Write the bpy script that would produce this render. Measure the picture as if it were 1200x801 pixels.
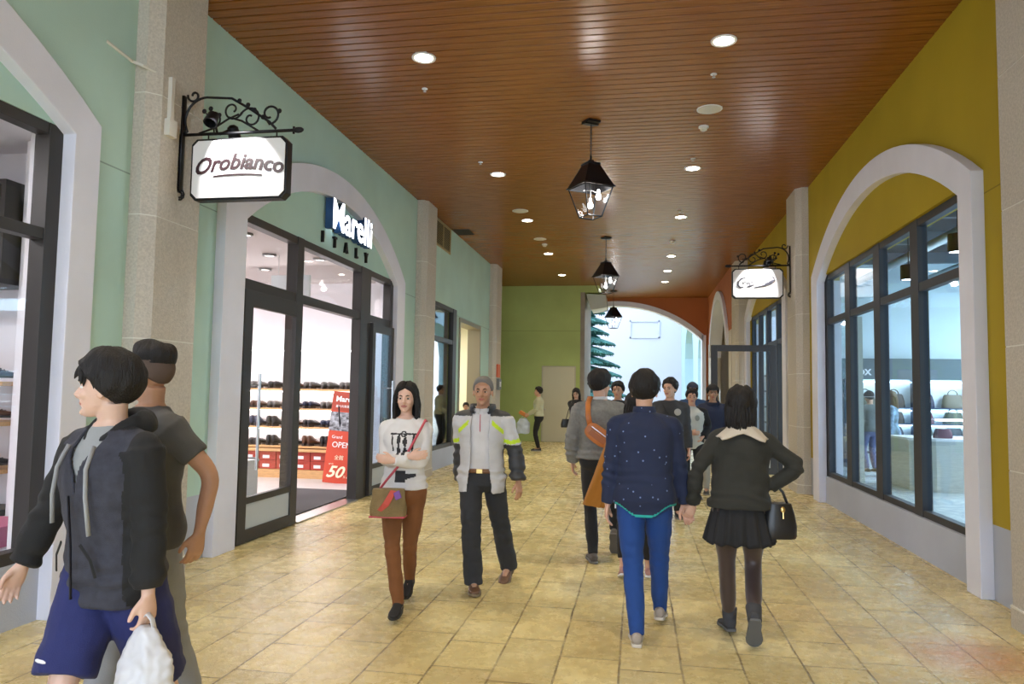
import bpy, math, random
from mathutils import Vector, Matrix, Quaternion, noise
random.seed(7)
S = bpy.context.scene
COL = S.collection
for o in list(bpy.data.objects): bpy.data.objects.remove(o)
PI = math.pi
V = Vector
# ------------------------------------------------------------ camera, world, exposure
cam_d = bpy.data.cameras.new('camera'); cam = bpy.data.objects.new('camera', cam_d); COL.objects.link(cam)
yaw, pitch, roll, FPX = .16794, .067014, .015573, 872.28
f = V((-math.sin(yaw)*math.cos(pitch), math.cos(yaw)*math.cos(pitch), math.sin(pitch)))
r = V((math.cos(yaw), math.sin(yaw), 0)); u = r.cross(f)
r2 = r*math.cos(roll)+u*math.sin(roll); u2 = -r*math.sin(roll)+u*math.cos(roll)
mw = Matrix((r2, u2, -f)).transposed().to_4x4(); mw.translation = V((0, 0, 1.6)); cam.matrix_world = mw
cam_d.sensor_width = 36; cam_d.sensor_fit = 'HORIZONTAL'; cam_d.lens = FPX*36/1200; cam_d.clip_start = .05; cam_d.clip_end = 300
S.camera = cam
S.view_settings.view_transform = 'Standard'; S.view_settings.look = 'None'; S.view_settings.gamma = 1
S.view_settings.use_curve_mapping = False; S.view_settings.exposure = EXPOSURE = 0.68
W = bpy.data.worlds.new('world'); S.world = W; W.use_nodes = True
bg = W.node_tree.nodes['Background']; bg.inputs[0].default_value = (.70, .83, 1, 1); bg.inputs[1].default_value = 3.5
DOWN_W, SHOP_W = 150, 1.0

def link(o, parent=None):
    COL.objects.link(o)
    if parent is not None: o.parent = parent
    return o
def tag(o, label=None, cat=None, group=None, kind=None):
    if label: o['label'] = label
    if cat: o['category'] = cat
    if group: o['group'] = group
    if kind: o['kind'] = kind
    return o
def struct(o): o['kind'] = 'structure'; return o
def empty(name, loc=(0, 0, 0), rz=0, parent=None):
    o = bpy.data.objects.new(name, None); o.empty_display_size = .1; link(o, parent)
    o.location = loc; o.rotation_euler = (0, 0, rz); return o
def light(kind, name, loc, energy, color=(1, 1, 1), parent=None, rot=(0, 0, 0), **kw):
    d = bpy.data.lights.new(name, kind); d.energy = energy; d.color = color
    for k, v in kw.items(): setattr(d, k, v)
    o = bpy.data.objects.new(name, d); link(o, parent); o.location = loc; o.rotation_euler = rot; return o

# ------------------------------------------------------------ materials
MATS = {}
def mat(name, col, rough=.6, metal=0, noise_s=0, noise_a=.1, bump=0, bump_s=60, coord='Object', spec=.5, sheen=0, emit=0, emit_col=None, sss=0, stretch=(1, 1, 1), alpha=1, coat=0, trans=0):
    if name in MATS: return MATS[name]
    m = bpy.data.materials.new(name); m.use_nodes = True; nt = m.node_tree; N = nt.nodes; L = nt.links
    b = N['Principled BSDF']; I = b.inputs
    I['Base Color'].default_value = (*col, 1); I['Roughness'].default_value = rough; I['Metallic'].default_value = metal
    I['Specular IOR Level'].default_value = spec; I['Sheen Weight'].default_value = sheen; I['Alpha'].default_value = alpha
    I['Coat Weight'].default_value = coat; I['Transmission Weight'].default_value = trans
    if sss: I['Subsurface Weight'].default_value = sss; I['Subsurface Radius'].default_value = (.02, .008, .005); I['Subsurface Scale'].default_value = 1
    if emit: I['Emission Color'].default_value = (*(emit_col or col), 1); I['Emission Strength'].default_value = emit
    tc = None
    if noise_s or bump:
        tc = N.new('ShaderNodeTexCoord'); mp = N.new('ShaderNodeMapping'); L.new(tc.outputs[coord], mp.inputs[0]); mp.inputs['Scale'].default_value = stretch
    if noise_s:
        n = N.new('ShaderNodeTexNoise'); n.inputs['Scale'].default_value = noise_s; n.inputs['Detail'].default_value = 5
        L.new(mp.outputs[0], n.inputs[0])
        r_ = N.new('ShaderNodeMapRange'); r_.inputs['From Min'].default_value = .3; r_.inputs['From Max'].default_value = .7
        r_.inputs['To Min'].default_value = 1-noise_a; r_.inputs['To Max'].default_value = 1+noise_a
        L.new(n.outputs[0], r_.inputs[0])
        mx = N.new('ShaderNodeVectorMath'); mx.operation = 'SCALE'; mx.inputs[0].default_value = col; L.new(r_.outputs[0], mx.inputs['Scale'])
        L.new(mx.outputs[0], I['Base Color'])
    if bump:
        n2 = N.new('ShaderNodeTexNoise'); n2.inputs['Scale'].default_value = bump_s; n2.inputs['Detail'].default_value = 4
        L.new(mp.outputs[0], n2.inputs[0]); bp = N.new('ShaderNodeBump'); bp.inputs['Strength'].default_value = bump; bp.inputs['Distance'].default_value = .01
        L.new(n2.outputs[0], bp.inputs['Height']); L.new(bp.outputs[0], I['Normal'])
    MATS[name] = m; return m
def glass_mat(name, tint=(1, 1, 1), refl=.06):
    m = bpy.data.materials.new(name); m.use_nodes = True; nt = m.node_tree; N = nt.nodes; L = nt.links
    N.remove(N['Principled BSDF']); out = N['Material Output']
    t = N.new('ShaderNodeBsdfTransparent'); t.inputs[0].default_value = (*tint, 1)
    g = N.new('ShaderNodeBsdfGlossy'); g.inputs['Roughness'].default_value = .02
    lw = N.new('ShaderNodeLayerWeight'); lw.inputs['Blend'].default_value = .5
    pw = N.new('ShaderNodeMath'); pw.operation = 'POWER'; pw.inputs[1].default_value = 4.5; L.new(lw.outputs['Facing'], pw.inputs[0])
    ma = N.new('ShaderNodeMath'); ma.operation = 'MULTIPLY_ADD'; ma.inputs[1].default_value = .5; ma.inputs[2].default_value = refl*.4; ma.use_clamp = True; L.new(pw.outputs[0], ma.inputs[0])
    mx = N.new('ShaderNodeMixShader'); L.new(ma.outputs[0], mx.inputs[0]); L.new(t.outputs[0], mx.inputs[1]); L.new(g.outputs[0], mx.inputs[2])
    L.new(mx.outputs[0], out.inputs[0]); MATS[name] = m; return m
def emis(name, col, s):
    if name in MATS: return MATS[name]
    m = bpy.data.materials.new(name); m.use_nodes = True; nt = m.node_tree; N = nt.nodes
    N.remove(N['Principled BSDF']); e = N.new('ShaderNodeEmission'); e.inputs[0].default_value = (*col, 1); e.inputs[1].default_value = s
    nt.links.new(e.outputs[0], N['Material Output'].inputs[0]); MATS[name] = m; return m

# ------------------------------------------------------------ mesh collector
class M:
    def __init__(s): s.v = []; s.f = []; s.mi = []; s.mats = []; s.T = Matrix.Identity(4)
    def slot(s, m):
        if m is None: return 0
        if m not in s.mats: s.mats.append(m)
        return s.mats.index(m)
    def add(s, vs, fs, m=None):
        k = len(s.v); mi = s.slot(m)
        s.v += [s.T @ V(p) for p in vs]; s.f += [[i+k for i in q] for q in fs]; s.mi += [mi]*len(fs); return s
    def box(s, x0, x1, y0, y1, z0, z1, m=None):
        x0, x1 = min(x0, x1), max(x0, x1); y0, y1 = min(y0, y1), max(y0, y1); z0, z1 = min(z0, z1), max(z0, z1)
        return s.add([(x0, y0, z0), (x1, y0, z0), (x1, y1, z0), (x0, y1, z0), (x0, y0, z1), (x1, y0, z1), (x1, y1, z1), (x0, y1, z1)],
                     [[0, 3, 2, 1], [4, 5, 6, 7], [0, 1, 5, 4], [1, 2, 6, 5], [2, 3, 7, 6], [3, 0, 4, 7]], m)
    def ring(s, rings, m=None, caps=True):
        n = len(rings[0]); vs = [p for q in rings for p in q]; fs = []
        for i in range(len(rings)-1):
            for j in range(n):
                a = i*n+j; b = i*n+(j+1) % n; fs.append([a, b, b+n, a+n])
        if caps: fs += [list(range(n))[::-1], [len(vs)-n+j for j in range(n)]]
        return s.add(vs, fs, m)
    def tube(s, pts, rad, n=8, m=None, caps=True, flat=None, up=None):
        pts = [V(p) for p in pts]; rings = []
        if not hasattr(rad, '__len__'): rad = [rad]*len(pts)
        prev = None
        for i, p in enumerate(pts):
            d = (pts[min(i+1, len(pts)-1)]-pts[max(i-1, 0)]); d = d.normalized() if d.length > 1e-9 else V((0, 0, 1))
            if prev is None:
                a = V(up) if up is not None else (V((0, 0, 1)) if abs(d.z) < .9 else V((0, 1, 0)))
            else: a = prev
            a = (a-d*a.dot(d)); a = a.normalized() if a.length > 1e-6 else d.orthogonal().normalized(); b = d.cross(a); prev = a
            q = rad[i]; ra, rb = q if hasattr(q, '__len__') else (q, q*(flat or 1))
            rings.append([p+a*ra*math.cos(2*PI*k/n)+b*rb*math.sin(2*PI*k/n) for k in range(n)])
        return s.ring(rings, m, caps)
    def lathe(s, prof, c=(0, 0, 0), n=24, m=None, caps=True):
        c = V(c); return s.ring([[c+V((r_*math.cos(2*PI*k/n), r_*math.sin(2*PI*k/n), z)) for k in range(n)] for r_, z in prof], m, caps)
    def ell(s, c, r_, n=16, m=None, rot=None):
        c = V(c); rings = []
        for i in range(n//2+1):
            t = PI*(i+.02)/(n//2+.04); rr = []
            for k in range(n):
                p = V((r_[0]*math.sin(t)*math.cos(2*PI*k/n), r_[1]*math.sin(t)*math.sin(2*PI*k/n), -r_[2]*math.cos(t)))
                rr.append(c+(rot @ p if rot else p))
            rings.append(rr)
        return s.ring(rings, m)
    def strip(s, A, B, off, m=None, closed=True):   # solid between polylines A and B, extruded by off
        A = [V(p) for p in A]; B = [V(p) for p in B]; off = V(off); n = len(A)
        vs = A+B+[p+off for p in A]+[p+off for p in B]; fs = []
        for i in range(n-1):
            fs += [[i, i+1, n+i+1, n+i], [2*n+i, 3*n+i, 3*n+i+1, 2*n+i+1], [i, 2*n+i, 2*n+i+1, i+1], [n+i, n+i+1, 3*n+i+1, 3*n+i]]
        fs += [[0, n, 3*n, 2*n], [n-1, 3*n-1, 4*n-1, 2*n-1]]
        return s.add(vs, fs, m)
    def prism(s, poly, off, m=None):
        poly = [V(p) for p in poly]; off = V(off); n = len(poly)
        return s.add(poly+[p+off for p in poly], [list(range(n))[::-1], [n+i for i in range(n)]]+[[i, (i+1) % n, n+(i+1) % n, n+i] for i in range(n)], m)
    def mesh(s, name='mesh'):
        me = bpy.data.meshes.new(name); me.from_pydata([tuple(p) for p in s.v], [], s.f)
        for m in s.mats: me.materials.append(m)
        if len(s.mats) > 1: me.polygons.foreach_set('material_index', s.mi)
        me.update(); return me
    def build(s, name, m=None, parent=None, smooth=False, bevel=0, recalc=True, loc=None):
        me = s.mesh(name)
        if m is not None and not s.mats: me.materials.append(m)
        if recalc:
            import bmesh
            bm = bmesh.new(); bm.from_mesh(me); bmesh.ops.recalc_face_normals(bm, faces=bm.faces)
            if loc is not None: bmesh.ops.translate(bm, vec=-V(loc), verts=bm.verts)
            bm.to_mesh(me); bm.free()
        if smooth:
            me.polygons.foreach_set('use_smooth', [True]*len(me.polygons))
            if smooth != 2: me.set_sharp_from_angle(angle=.7)
        o = bpy.data.objects.new(name, me); link(o, parent)
        if loc is not None: o.location = loc
        if bevel:
            b = o.modifiers.new('bevel', 'BEVEL'); b.width = bevel; b.segments = 2; b.limit_method = 'ANGLE'
        return o
def eval_mesh(o):
    dg = bpy.context.evaluated_depsgraph_get(); dg.update()
    me = bpy.data.meshes.new_from_object(o.evaluated_get(dg)); return me
def text_mesh(txt, size, extrude=.004, bold=0, shear=0, align='CENTER', sx=1, curve=None):
    c = bpy.data.curves.new('text', 'FONT'); c.body = txt; c.size = size; c.extrude = extrude; c.offset = bold; c.shear = shear
    c.align_x = align; c.resolution_u = 3
    o = bpy.data.objects.new('text', c); COL.objects.link(o); bpy.context.view_layer.update()
    me = eval_mesh(o); bpy.data.objects.remove(o)
    for v in me.vertices:
        v.co.x *= sx
        if curve: v.co.y += curve(v.co.x)
    return me
def text(name, txt, size, m, loc, rot, parent=None, **kw):      # rot: Euler placing the text's xy-plane
    me = text_mesh(txt, size, **kw); me.materials.clear(); me.materials.append(m)
    o = bpy.data.objects.new(name, me); link(o, parent); o.location = loc; o.rotation_euler = rot; return o
def copy_tree(o, parent=None, kids=None):
    c = o.copy(); COL.objects.link(c); c.parent = parent
    if parent is None:
        pass
    for ch in [x for x in bpy.data.objects if x.parent == o]: copy_tree(ch, c)
    return c
# ------------------------------------------------------------ the place's materials
def wall_mat(name, top, low, zs, seams, rough=.75):
    m = bpy.data.materials.new(name); m.use_nodes = True; nt = m.node_tree; N = nt.nodes; L = nt.links; b = N['Principled BSDF']
    g = N.new('ShaderNodeNewGeometry'); sp = N.new('ShaderNodeSeparateXYZ'); L.new(g.outputs['Position'], sp.inputs[0])
    c = N.new('ShaderNodeMath'); c.operation = 'GREATER_THAN'; c.inputs[1].default_value = zs; L.new(sp.outputs['Z'], c.inputs[0])
    mx = N.new('ShaderNodeMix'); mx.data_type = 'RGBA'; L.new(c.outputs[0], mx.inputs['Factor']); mx.inputs[6].default_value = (*low, 1); mx.inputs[7].default_value = (*top, 1)
    cur = mx.outputs[2]
    for z in seams:      # real control joints in the plaster, a thin darker line
        a = N.new('ShaderNodeMath'); a.operation = 'COMPARE'; a.inputs[1].default_value = z; a.inputs[2].default_value = .006; L.new(sp.outputs['Z'], a.inputs[0])
        k = N.new('ShaderNodeMix'); k.data_type = 'RGBA'; L.new(a.outputs[0], k.inputs['Factor']); L.new(cur, k.inputs[6]); k.inputs[7].default_value = (*[x*.6 for x in top], 1); cur = k.outputs[2]
    n = N.new('ShaderNodeTexNoise'); n.inputs['Scale'].default_value = 1.3; n.inputs['Detail'].default_value = 6; L.new(g.outputs['Position'], n.inputs[0])
    mr = N.new('ShaderNodeMapRange'); mr.inputs['From Min'].default_value = .3; mr.inputs['From Max'].default_value = .7; mr.inputs['To Min'].default_value = .94; mr.inputs['To Max'].default_value = 1.05; L.new(n.outputs[0], mr.inputs[0])
    vm = N.new('ShaderNodeVectorMath'); vm.operation = 'SCALE'; L.new(cur, vm.inputs[0]); L.new(mr.outputs[0], vm.inputs['Scale']); L.new(vm.outputs[0], b.inputs['Base Color'])
    n2 = N.new('ShaderNodeTexNoise'); n2.inputs['Scale'].default_value = 90; L.new(g.outputs['Position'], n2.inputs[0]); bp = N.new('ShaderNodeBump'); bp.inputs['Strength'].default_value = .25; bp.inputs['Distance'].default_value = .006
    L.new(n2.outputs[0], bp.inputs['Height']); L.new(bp.outputs[0], b.inputs['Normal']); b.inputs['Roughness'].default_value = rough; b.inputs['Specular IOR Level'].default_value = .3
    MATS[name] = m; return m
MINT = wall_mat('mint_plaster', (.48, .68, .61), (.46, .50, .60), .6, (3.3,))
LIME = wall_mat('lime_plaster', (.50, .62, .24), (.50, .62, .24), -1, (3.62,))
YEL = wall_mat('ochre_plaster', (.42, .31, .018), (.46, .50, .60), .6, (3.3,))
ORG = wall_mat('terracotta_plaster', (.46, .15, .05), (.46, .15, .05), -1, ())
TRIM = mat('white_trim_plaster', (.74, .76, .88), .7, noise_s=2, noise_a=.04, bump=.15, bump_s=80)
STONE = mat('stone_render', (.56, .52, .46), .85, noise_s=55, noise_a=.13, bump=.5, bump_s=110)
JOINT = mat('pale_joint', (.75, .74, .68), .8)
BRONZE = mat('bronze_frame', (.045, .042, .040), .42, metal=.3)
BLUEF = mat('navy_grey_frame', (.032, .034, .042), .5)
BLACK = mat('black_iron', (.010, .010, .013), .45, metal=.4)
WHITE = mat('white_paint', (.82, .82, .84), .6)
CREAM = mat('cream_paint', (.78, .74, .62), .6)
PANELW = mat('shop_white', (.86, .83, .86), .5)
GREYF = mat('pale_shop_floor', (.62, .62, .62), .3, noise_s=3, noise_a=.05)
DARKC = mat('dark_plenum', (.03, .035, .04), .8)
STEEL = mat('brushed_steel', (.6, .6, .6), .3, metal=1)
WOODS = mat('shelf_wood', (.62, .36, .15), .45, noise_s=8, noise_a=.15, stretch=(1, 8, 8))
GLASS = glass_mat('clear_glass'); 
GLASSB = glass_mat('tinted_glass', (.82, .92, 1.0), .14)
GLASSD = glass_mat('dark_glass', (.70, .76, .80), .5)

def floor_mat():
    m = bpy.data.materials.new('stamped_concrete'); m.use_nodes = True; nt = m.node_tree; N = nt.nodes; L = nt.links; b = N['Principled BSDF']
    g = N.new('ShaderNodeNewGeometry'); mp = N.new('ShaderNodeMapping'); L.new(g.outputs['Position'], mp.inputs[0])
    mp.inputs['Rotation'].default_value = (0, 0, PI/2); mp.inputs['Location'].default_value = (.2, .1, 0)
    wn = N.new('ShaderNodeTexNoise'); wn.inputs['Scale'].default_value = 3; wn.inputs['Detail'].default_value = 3; L.new(g.outputs['Position'], wn.inputs[0])
    w1 = N.new('ShaderNodeVectorMath'); w1.operation = 'SUBTRACT'; w1.inputs[1].default_value = (.5, .5, .5); L.new(wn.outputs['Color'], w1.inputs[0])
    w2 = N.new('ShaderNodeVectorMath'); w2.operation = 'MULTIPLY_ADD'; w2.inputs[1].default_value = (.014, .014, 0); L.new(w1.outputs[0], w2.inputs[0]); L.new(mp.outputs[0], w2.inputs[2])
    def brick(wd, ht, off, sq, sqf, mort):
        t = N.new('ShaderNodeTexBrick'); t.offset = off; t.offset_frequency = 2; t.squash = sq; t.squash_frequency = sqf
        t.inputs['Color1'].default_value = (0, 0, 0, 1); t.inputs['Color2'].default_value = (1, 1, 1, 1); t.inputs['Mortar'].default_value = (.5, .5, .5, 1)
        t.inputs['Scale'].default_value = 1; t.inputs['Mortar Size'].default_value = mort; t.inputs['Mortar Smooth'].default_value = .3
        t.inputs['Brick Width'].default_value = wd; t.inputs['Row Height'].default_value = ht; L.new(w2.outputs[0], t.inputs[0]); return t
    t = brick(.74, .36, .37, .62, 3, .007)
    # base colour: patchy ochre with pale and brownish stains
    n1 = N.new('ShaderNodeTexNoise'); n1.inputs['Scale'].default_value = 1.1; n1.inputs['Detail'].default_value = 8; n1.inputs['Roughness'].default_value = .5; L.new(g.outputs['Position'], n1.inputs[0])
    cr = N.new('ShaderNodeValToRGB'); e = cr.color_ramp.elements; e[0].position = .30; e[0].color = (.58, .45, .20, 1); e[1].position = .70; e[1].color = (.80, .70, .39, 1)
    k = e.new(.5); k.color = (.67, .55, .25, 1); L.new(n1.outputs[0], cr.inputs[0])
    n3 = N.new('ShaderNodeTexNoise'); n3.inputs['Scale'].default_value = 7; n3.inputs['Detail'].default_value = 8; n3.inputs['Roughness'].default_value = .7; L.new(g.outputs['Position'], n3.inputs[0])
    mr = N.new('ShaderNodeMapRange'); mr.inputs['From Min'].default_value = .35; mr.inputs['From Max'].default_value = .7; mr.inputs['To Min'].default_value = .94; mr.inputs['To Max'].default_value = 1.08; L.new(n3.outputs[0], mr.inputs[0])
    v1 = N.new('ShaderNodeVectorMath'); v1.operation = 'SCALE'; L.new(cr.outputs[0], v1.inputs[0]); L.new(mr.outputs[0], v1.inputs['Scale'])
    tv = N.new('ShaderNodeMapRange'); tv.inputs['To Min'].default_value = .88; tv.inputs['To Max'].default_value = 1.1; L.new(t.outputs['Color'], tv.inputs[0])
    v2 = N.new('ShaderNodeVectorMath'); v2.operation = 'SCALE'; L.new(v1.outputs[0], v2.inputs[0]); L.new(tv.outputs[0], v2.inputs['Scale'])
    mx = N.new('ShaderNodeMix'); mx.data_type = 'RGBA'; L.new(v2.outputs[0], mx.inputs[6]); mx.inputs[7].default_value = (.17, .12, .055, 1)
    mf = N.new('ShaderNodeMath'); mf.operation = 'MULTIPLY'; mf.inputs[1].default_value = .95; L.new(t.outputs['Fac'], mf.inputs[0])
    n4 = N.new('ShaderNodeTexNoise'); n4.inputs['Scale'].default_value = 2.4; L.new(g.outputs['Position'], n4.inputs[0])
    mf2 = N.new('ShaderNodeMath'); mf2.operation = 'MULTIPLY'; mr4 = N.new('ShaderNodeMapRange'); mr4.inputs['From Min'].default_value = .35; mr4.inputs['From Max'].default_value = .65; mr4.inputs['To Min'].default_value = .35; L.new(n4.outputs[0], mr4.inputs[0])
    L.new(mf.outputs[0], mf2.inputs[0]); L.new(mr4.outputs[0], mf2.inputs[1]); L.new(mf2.outputs[0], mx.inputs['Factor'])
    # a reddish worn patch on the right foreground, a stain in the sealer
    ds = N.new('ShaderNodeVectorMath'); ds.operation = 'DISTANCE'; ds.inputs[1].default_value = (2.1, 5.15, 0); L.new(g.outputs['Position'], ds.inputs[0])
    mr5 = N.new('ShaderNodeMapRange'); mr5.inputs['From Min'].default_value = .15; mr5.inputs['From Max'].default_value = .55; mr5.inputs['To Min'].default_value = 1; mr5.inputs['To Max'].default_value = 0; L.new(ds.outputs['Value'], mr5.inputs[0])
    m6 = N.new('ShaderNodeMath'); m6.operation = 'MULTIPLY'; L.new(mr5.outputs[0], m6.inputs[0]); L.new(n3.outputs[0], m6.inputs[1])
    mx2 = N.new('ShaderNodeMix'); mx2.data_type = 'RGBA'; L.new(m6.outputs[0], mx2.inputs['Factor']); L.new(mx.outputs[2], mx2.inputs[6]); mx2.inputs[7].default_value = (.62, .22, .10, 1)
    L.new(mx2.outputs[2], b.inputs['Base Color'])
    rr = N.new('ShaderNodeMapRange'); rr.inputs['From Min'].default_value = .3; rr.inputs['From Max'].default_value = .7; rr.inputs['To Min'].default_value = .13; rr.inputs['To Max'].default_value = .40; L.new(n3.outputs[0], rr.inputs[0]); L.new(rr.outputs[0], b.inputs['Roughness'])
    hh = N.new('ShaderNodeMath'); hh.operation = 'MULTIPLY_ADD'; hh.inputs[1].default_value = -1.2; L.new(t.outputs['Fac'], hh.inputs[0]); L.new(n3.outputs[0], hh.inputs[2])
    bp = N.new('ShaderNodeBump'); bp.inputs['Strength'].default_value = .55; bp.inputs['Distance'].default_value = .012; L.new(hh.outputs[0], bp.inputs['Height']); L.new(bp.outputs[0], b.inputs['Normal'])
    b.inputs['Specular IOR Level'].default_value = .6
    MATS['stamped_concrete'] = m; return m
FLOOR = floor_mat()
def slat_mat():
    m = mat('timber_slat', (.30, .105, .022), .27, spec=.5); nt = m.node_tree; N = nt.nodes; L = nt.links; b = N['Principled BSDF']
    g = N.new('ShaderNodeNewGeometry'); mp = N.new('ShaderNodeMapping'); mp.inputs['Scale'].default_value = (1.2, 30, 5); L.new(g.outputs['Position'], mp.inputs[0])
    n = N.new('ShaderNodeTexNoise'); n.inputs['Scale'].default_value = 2; n.inputs['Detail'].default_value = 4; L.new(mp.outputs[0], n.inputs[0])
    cr = N.new('ShaderNodeValToRGB'); e = cr.color_ramp.elements; e[0].position = .3; e[0].color = (.22, .075, .013, 1); e[1].position = .72; e[1].color = (.33, .120, .022, 1); L.new(n.outputs[0], cr.inputs[0]); L.new(cr.outputs[0], b.inputs['Base Color'])
    return m
SLAT = slat_mat()
# ------------------------------------------------------------ room shell
XL, XR, H = -4.035, 2.82, 5.12
YB = -4.0
struct(M().box(-30, 22, YB-6, 60, -.3, 0).build('floor', FLOOR))
cm = M(); y = YB
while y < 27.6:
    if y < 20.9: x1, = (XR+.1,)
    else: x1 = 2.62
    x0 = XL-.1 if y < 21.1 else -6.2
    cm.box(x0, x1, y, y+.118, H, H+.022); y += .136
struct(cm.build('ceiling', SLAT, bevel=.004))
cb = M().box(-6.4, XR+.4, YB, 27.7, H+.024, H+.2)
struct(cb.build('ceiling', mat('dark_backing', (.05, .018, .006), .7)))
def wall_with_holes(name, x0, x1, y0, y1, z1, holes, m):   # wall along Y at x0..x1, holes = (ya, yb, za, zb)
    w = M(); cur = y0
    for (a, b, za, zb) in sorted(holes):
        w.box(x0, x1, cur, a, 0, z1)
        if za > 0: w.box(x0, x1, a, b, 0, za)
        w.box(x0, x1, a, b, zb, z1); cur = b
    w.box(x0, x1, cur, y1, 0, z1)
    return struct(w.build(name, m))
HL1 = (-.55, 4.62, .42, 3.42); HL2 = (6.95, 11.8, 0, 3.42); HL3 = (14.3, 16.3, .40, 3.42); HL4 = (16.5, 18.8, 0, 3.28)
HR1 = (6.9, 12.2, .40, 3.46); HR2 = (14.9, 19.6, 0, 3.58)
wall_with_holes('wall_left', XL-.28, XL, YB, 21.0, H+.02, [HL1, HL2, HL3, HL4], MINT)
wall_with_holes('wall_right', XR, XR+.28, YB, 20.9, H+.02, [HR1, HR2], YEL)
for nm, x0, x1, y in (('trim_31', XL-.29, XL-.125, 4.62), ('trim_32', XL-.29, XL-.13, 11.8), ('trim_33', XL-.29, XL-.125, 16.3), ('trim_34', XR+.14, XR+.29, 12.2), ('trim_35', XR+.14, XR+.29, 19.6)):
    struct(M().box(x0, x1, y-.012, y, .03, 3.41).build(nm, MATS['shop_white']))
# arch surrounds
def arch_pts(y0, y1, zc, R, n=28, spring=None):
    c = (y0+y1)/2; out = [(y0, 0)]
    for i in range(n+1):
        y = y0+(y1-y0)*i/n; out.append((y, zc+math.sqrt(R*R-(y-c)**2)))
    out.append((y1, 0)); return out
def arch_trim(name, x0, dx, yo, zo, Ro, yi, zi, Ri):
    A = arch_pts(*yo, zo, Ro); B = arch_pts(*yi, zi, Ri)
    return struct(M().strip([(x0, a, b) for a, b in A], [(x0, a, b) for a, b in B], (dx, 0, 0)).build(name, TRIM, bevel=.006))
arch_trim('trim_1', XL-.02, .12, (-.9, 4.83), -.58, 5.0, (-.5, 4.58), -.93, 5.0)
arch_trim('trim_2', XL-.02, .12, (6.55, 12.2), .03, 4.42, (6.95, 11.8), .03, 4.09)
arch_trim('trim_3', XR+.02, -.12, (6.63, 12.42), -.58, 5.0, (6.90, 12.05), -.60, 4.72)
arch_trim('trim_4', XR+.02, -.12, (14.55, 20.0), -.58, 5.0, (14.9, 19.65), -.60, 4.72)
# pilasters with plinth and joints
def pilaster(name, x0, x1, y0, y1):
    p = M(); s = 1 if x1 > x0 else -1; c = .09
    def prof(o):   # chamfered plan
        return [(x0, y0-o), (x1-s*c+s*o*.4, y0-o), (x1+s*o, y0+c-o*.4), (x1+s*o, y1-c+o*.4), (x1-s*c+s*o*.4, y1+o), (x0, y1+o)]
    zs = [(.14, 1.09, 0), (1.10, 1.975, 0), (1.985, 2.97, 0), (2.98, 3.97, 0), (3.98, H+.01, 0)]
    for a, b, o in zs: p.prism([(x, y, a) for x, y in prof(o)], (0, 0, b-a), STONE)
    p.prism([(x, y, 0) for x, y in prof(.012)], (0, 0, .14), STONE)
    for z in (1.09, 1.975, 2.97, 3.97): p.prism([(x, y, z) for x, y in prof(-.004)], (0, 0, .011), JOINT)
    p.prism([(x, y, .14) for x, y in prof(.014)], (0, 0, .012), JOINT)
    struct(p.build(name))
for i, (a, b) in enumerate(((-2.6, -1.8), (5.29, 6.05), (13.1, 13.88), (20.0, 20.9))): pilaster('trim_%d' % (5+i), XL-.1, XL+.19, a, b)
for i, (a, b) in enumerate(((-2.6, -1.8), (5.12, 5.98), (13.0, 13.9), (20.0, 20.85))): pilaster('trim_%d' % (9+i), XR+.1, XR-.2-(.12 if i == 3 else 0), a, b)
# far alcove and green wall
struct(M().box(-6.4, -6.2, 21.0, 24.6, 0, H).build('wall_alcove_left', LIME))
struct(M().box(-6.4, XL-.28, 20.85, 21.0, 0, H).build('wall_alcove_front', MINT))
struct(M().box(-6.4, -1.86, 24.3, 27.6, 0, H).build('wall_far_green', LIME))
struct(M().box(-1.86, -1.25, 24.3, 27.6, 4.90, H).build('wall_green_lintel', LIME))
struct(M().box(-1.86, -1.72, 24.32, 27.6, 0, 4.90).build('trim_13', mat('grey_jamb', (.33, .30, .27), .7, noise_s=3, noise_a=.1)))
wb = M(); wb.prism([(-1.70, 24.5, 4.88), (-1.05, 24.5, 4.84), (-1.0, 24.5, 4.42), (-1.52, 24.5, 4.34)], (0, 1.2, 0))
tag(wb.build('air_curtain', mat('pale_grey_casing', (.62, .68, .68), .5), bevel=.02), 'pale grey boxed unit fixed high beside the green wall, above the courtyard opening', 'box')
# door in the green wall
d3 = empty('door_3', (-2.55, 24.3, 0)); struct(d3)
M().box(-.56, .56, -.03, .0, 0, 2.47).build('door_frame', mat('cream_frame', (.55, .53, .42), .6), d3, bevel=.004)
M().box(-.515, .515, -.05, -.03, .01, 2.43).build('door_leaf', mat('cream_door', (.66, .64, .50), .5), d3, bevel=.004)
k = M(); k.tube([(-.43, -.05, 1.05), (-.43, -.10, 1.05)], .012, 10); k.ell((-.43, -.115, 1.05), (.03, .022, .03)); k.build('door_knob', STEEL, d3, smooth=True)
# end wall with the big segmental arch
cx, R0, zc = -.8, 4.6, .38
def az(x, R): return zc+math.sqrt(max(R*R-(x-cx)**2, 0))
xs = [-3.9+6.23*i/40 for i in range(41)]
struct(M().strip([(x, 27.6, az(x, R0)) for x in xs], [(x, 27.6, H+.02) for x in xs], (0, .4, 0)).box(2.33, 2.9, 27.6, 28.0, 0, H+.02).box(-6.4, -3.9, 27.6, 28, 0, H).build('wall_end', ORG))
struct(M().strip([(x, 27.55, az(x, R0-.16)) for x in xs], [(x, 27.55, az(x, R0+.02)) for x in xs], (0, .5, 0)).box(2.28, 2.42, 27.55, 28.05, 0, az(2.33, R0)).build('trim_14', TRIM))
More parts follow.
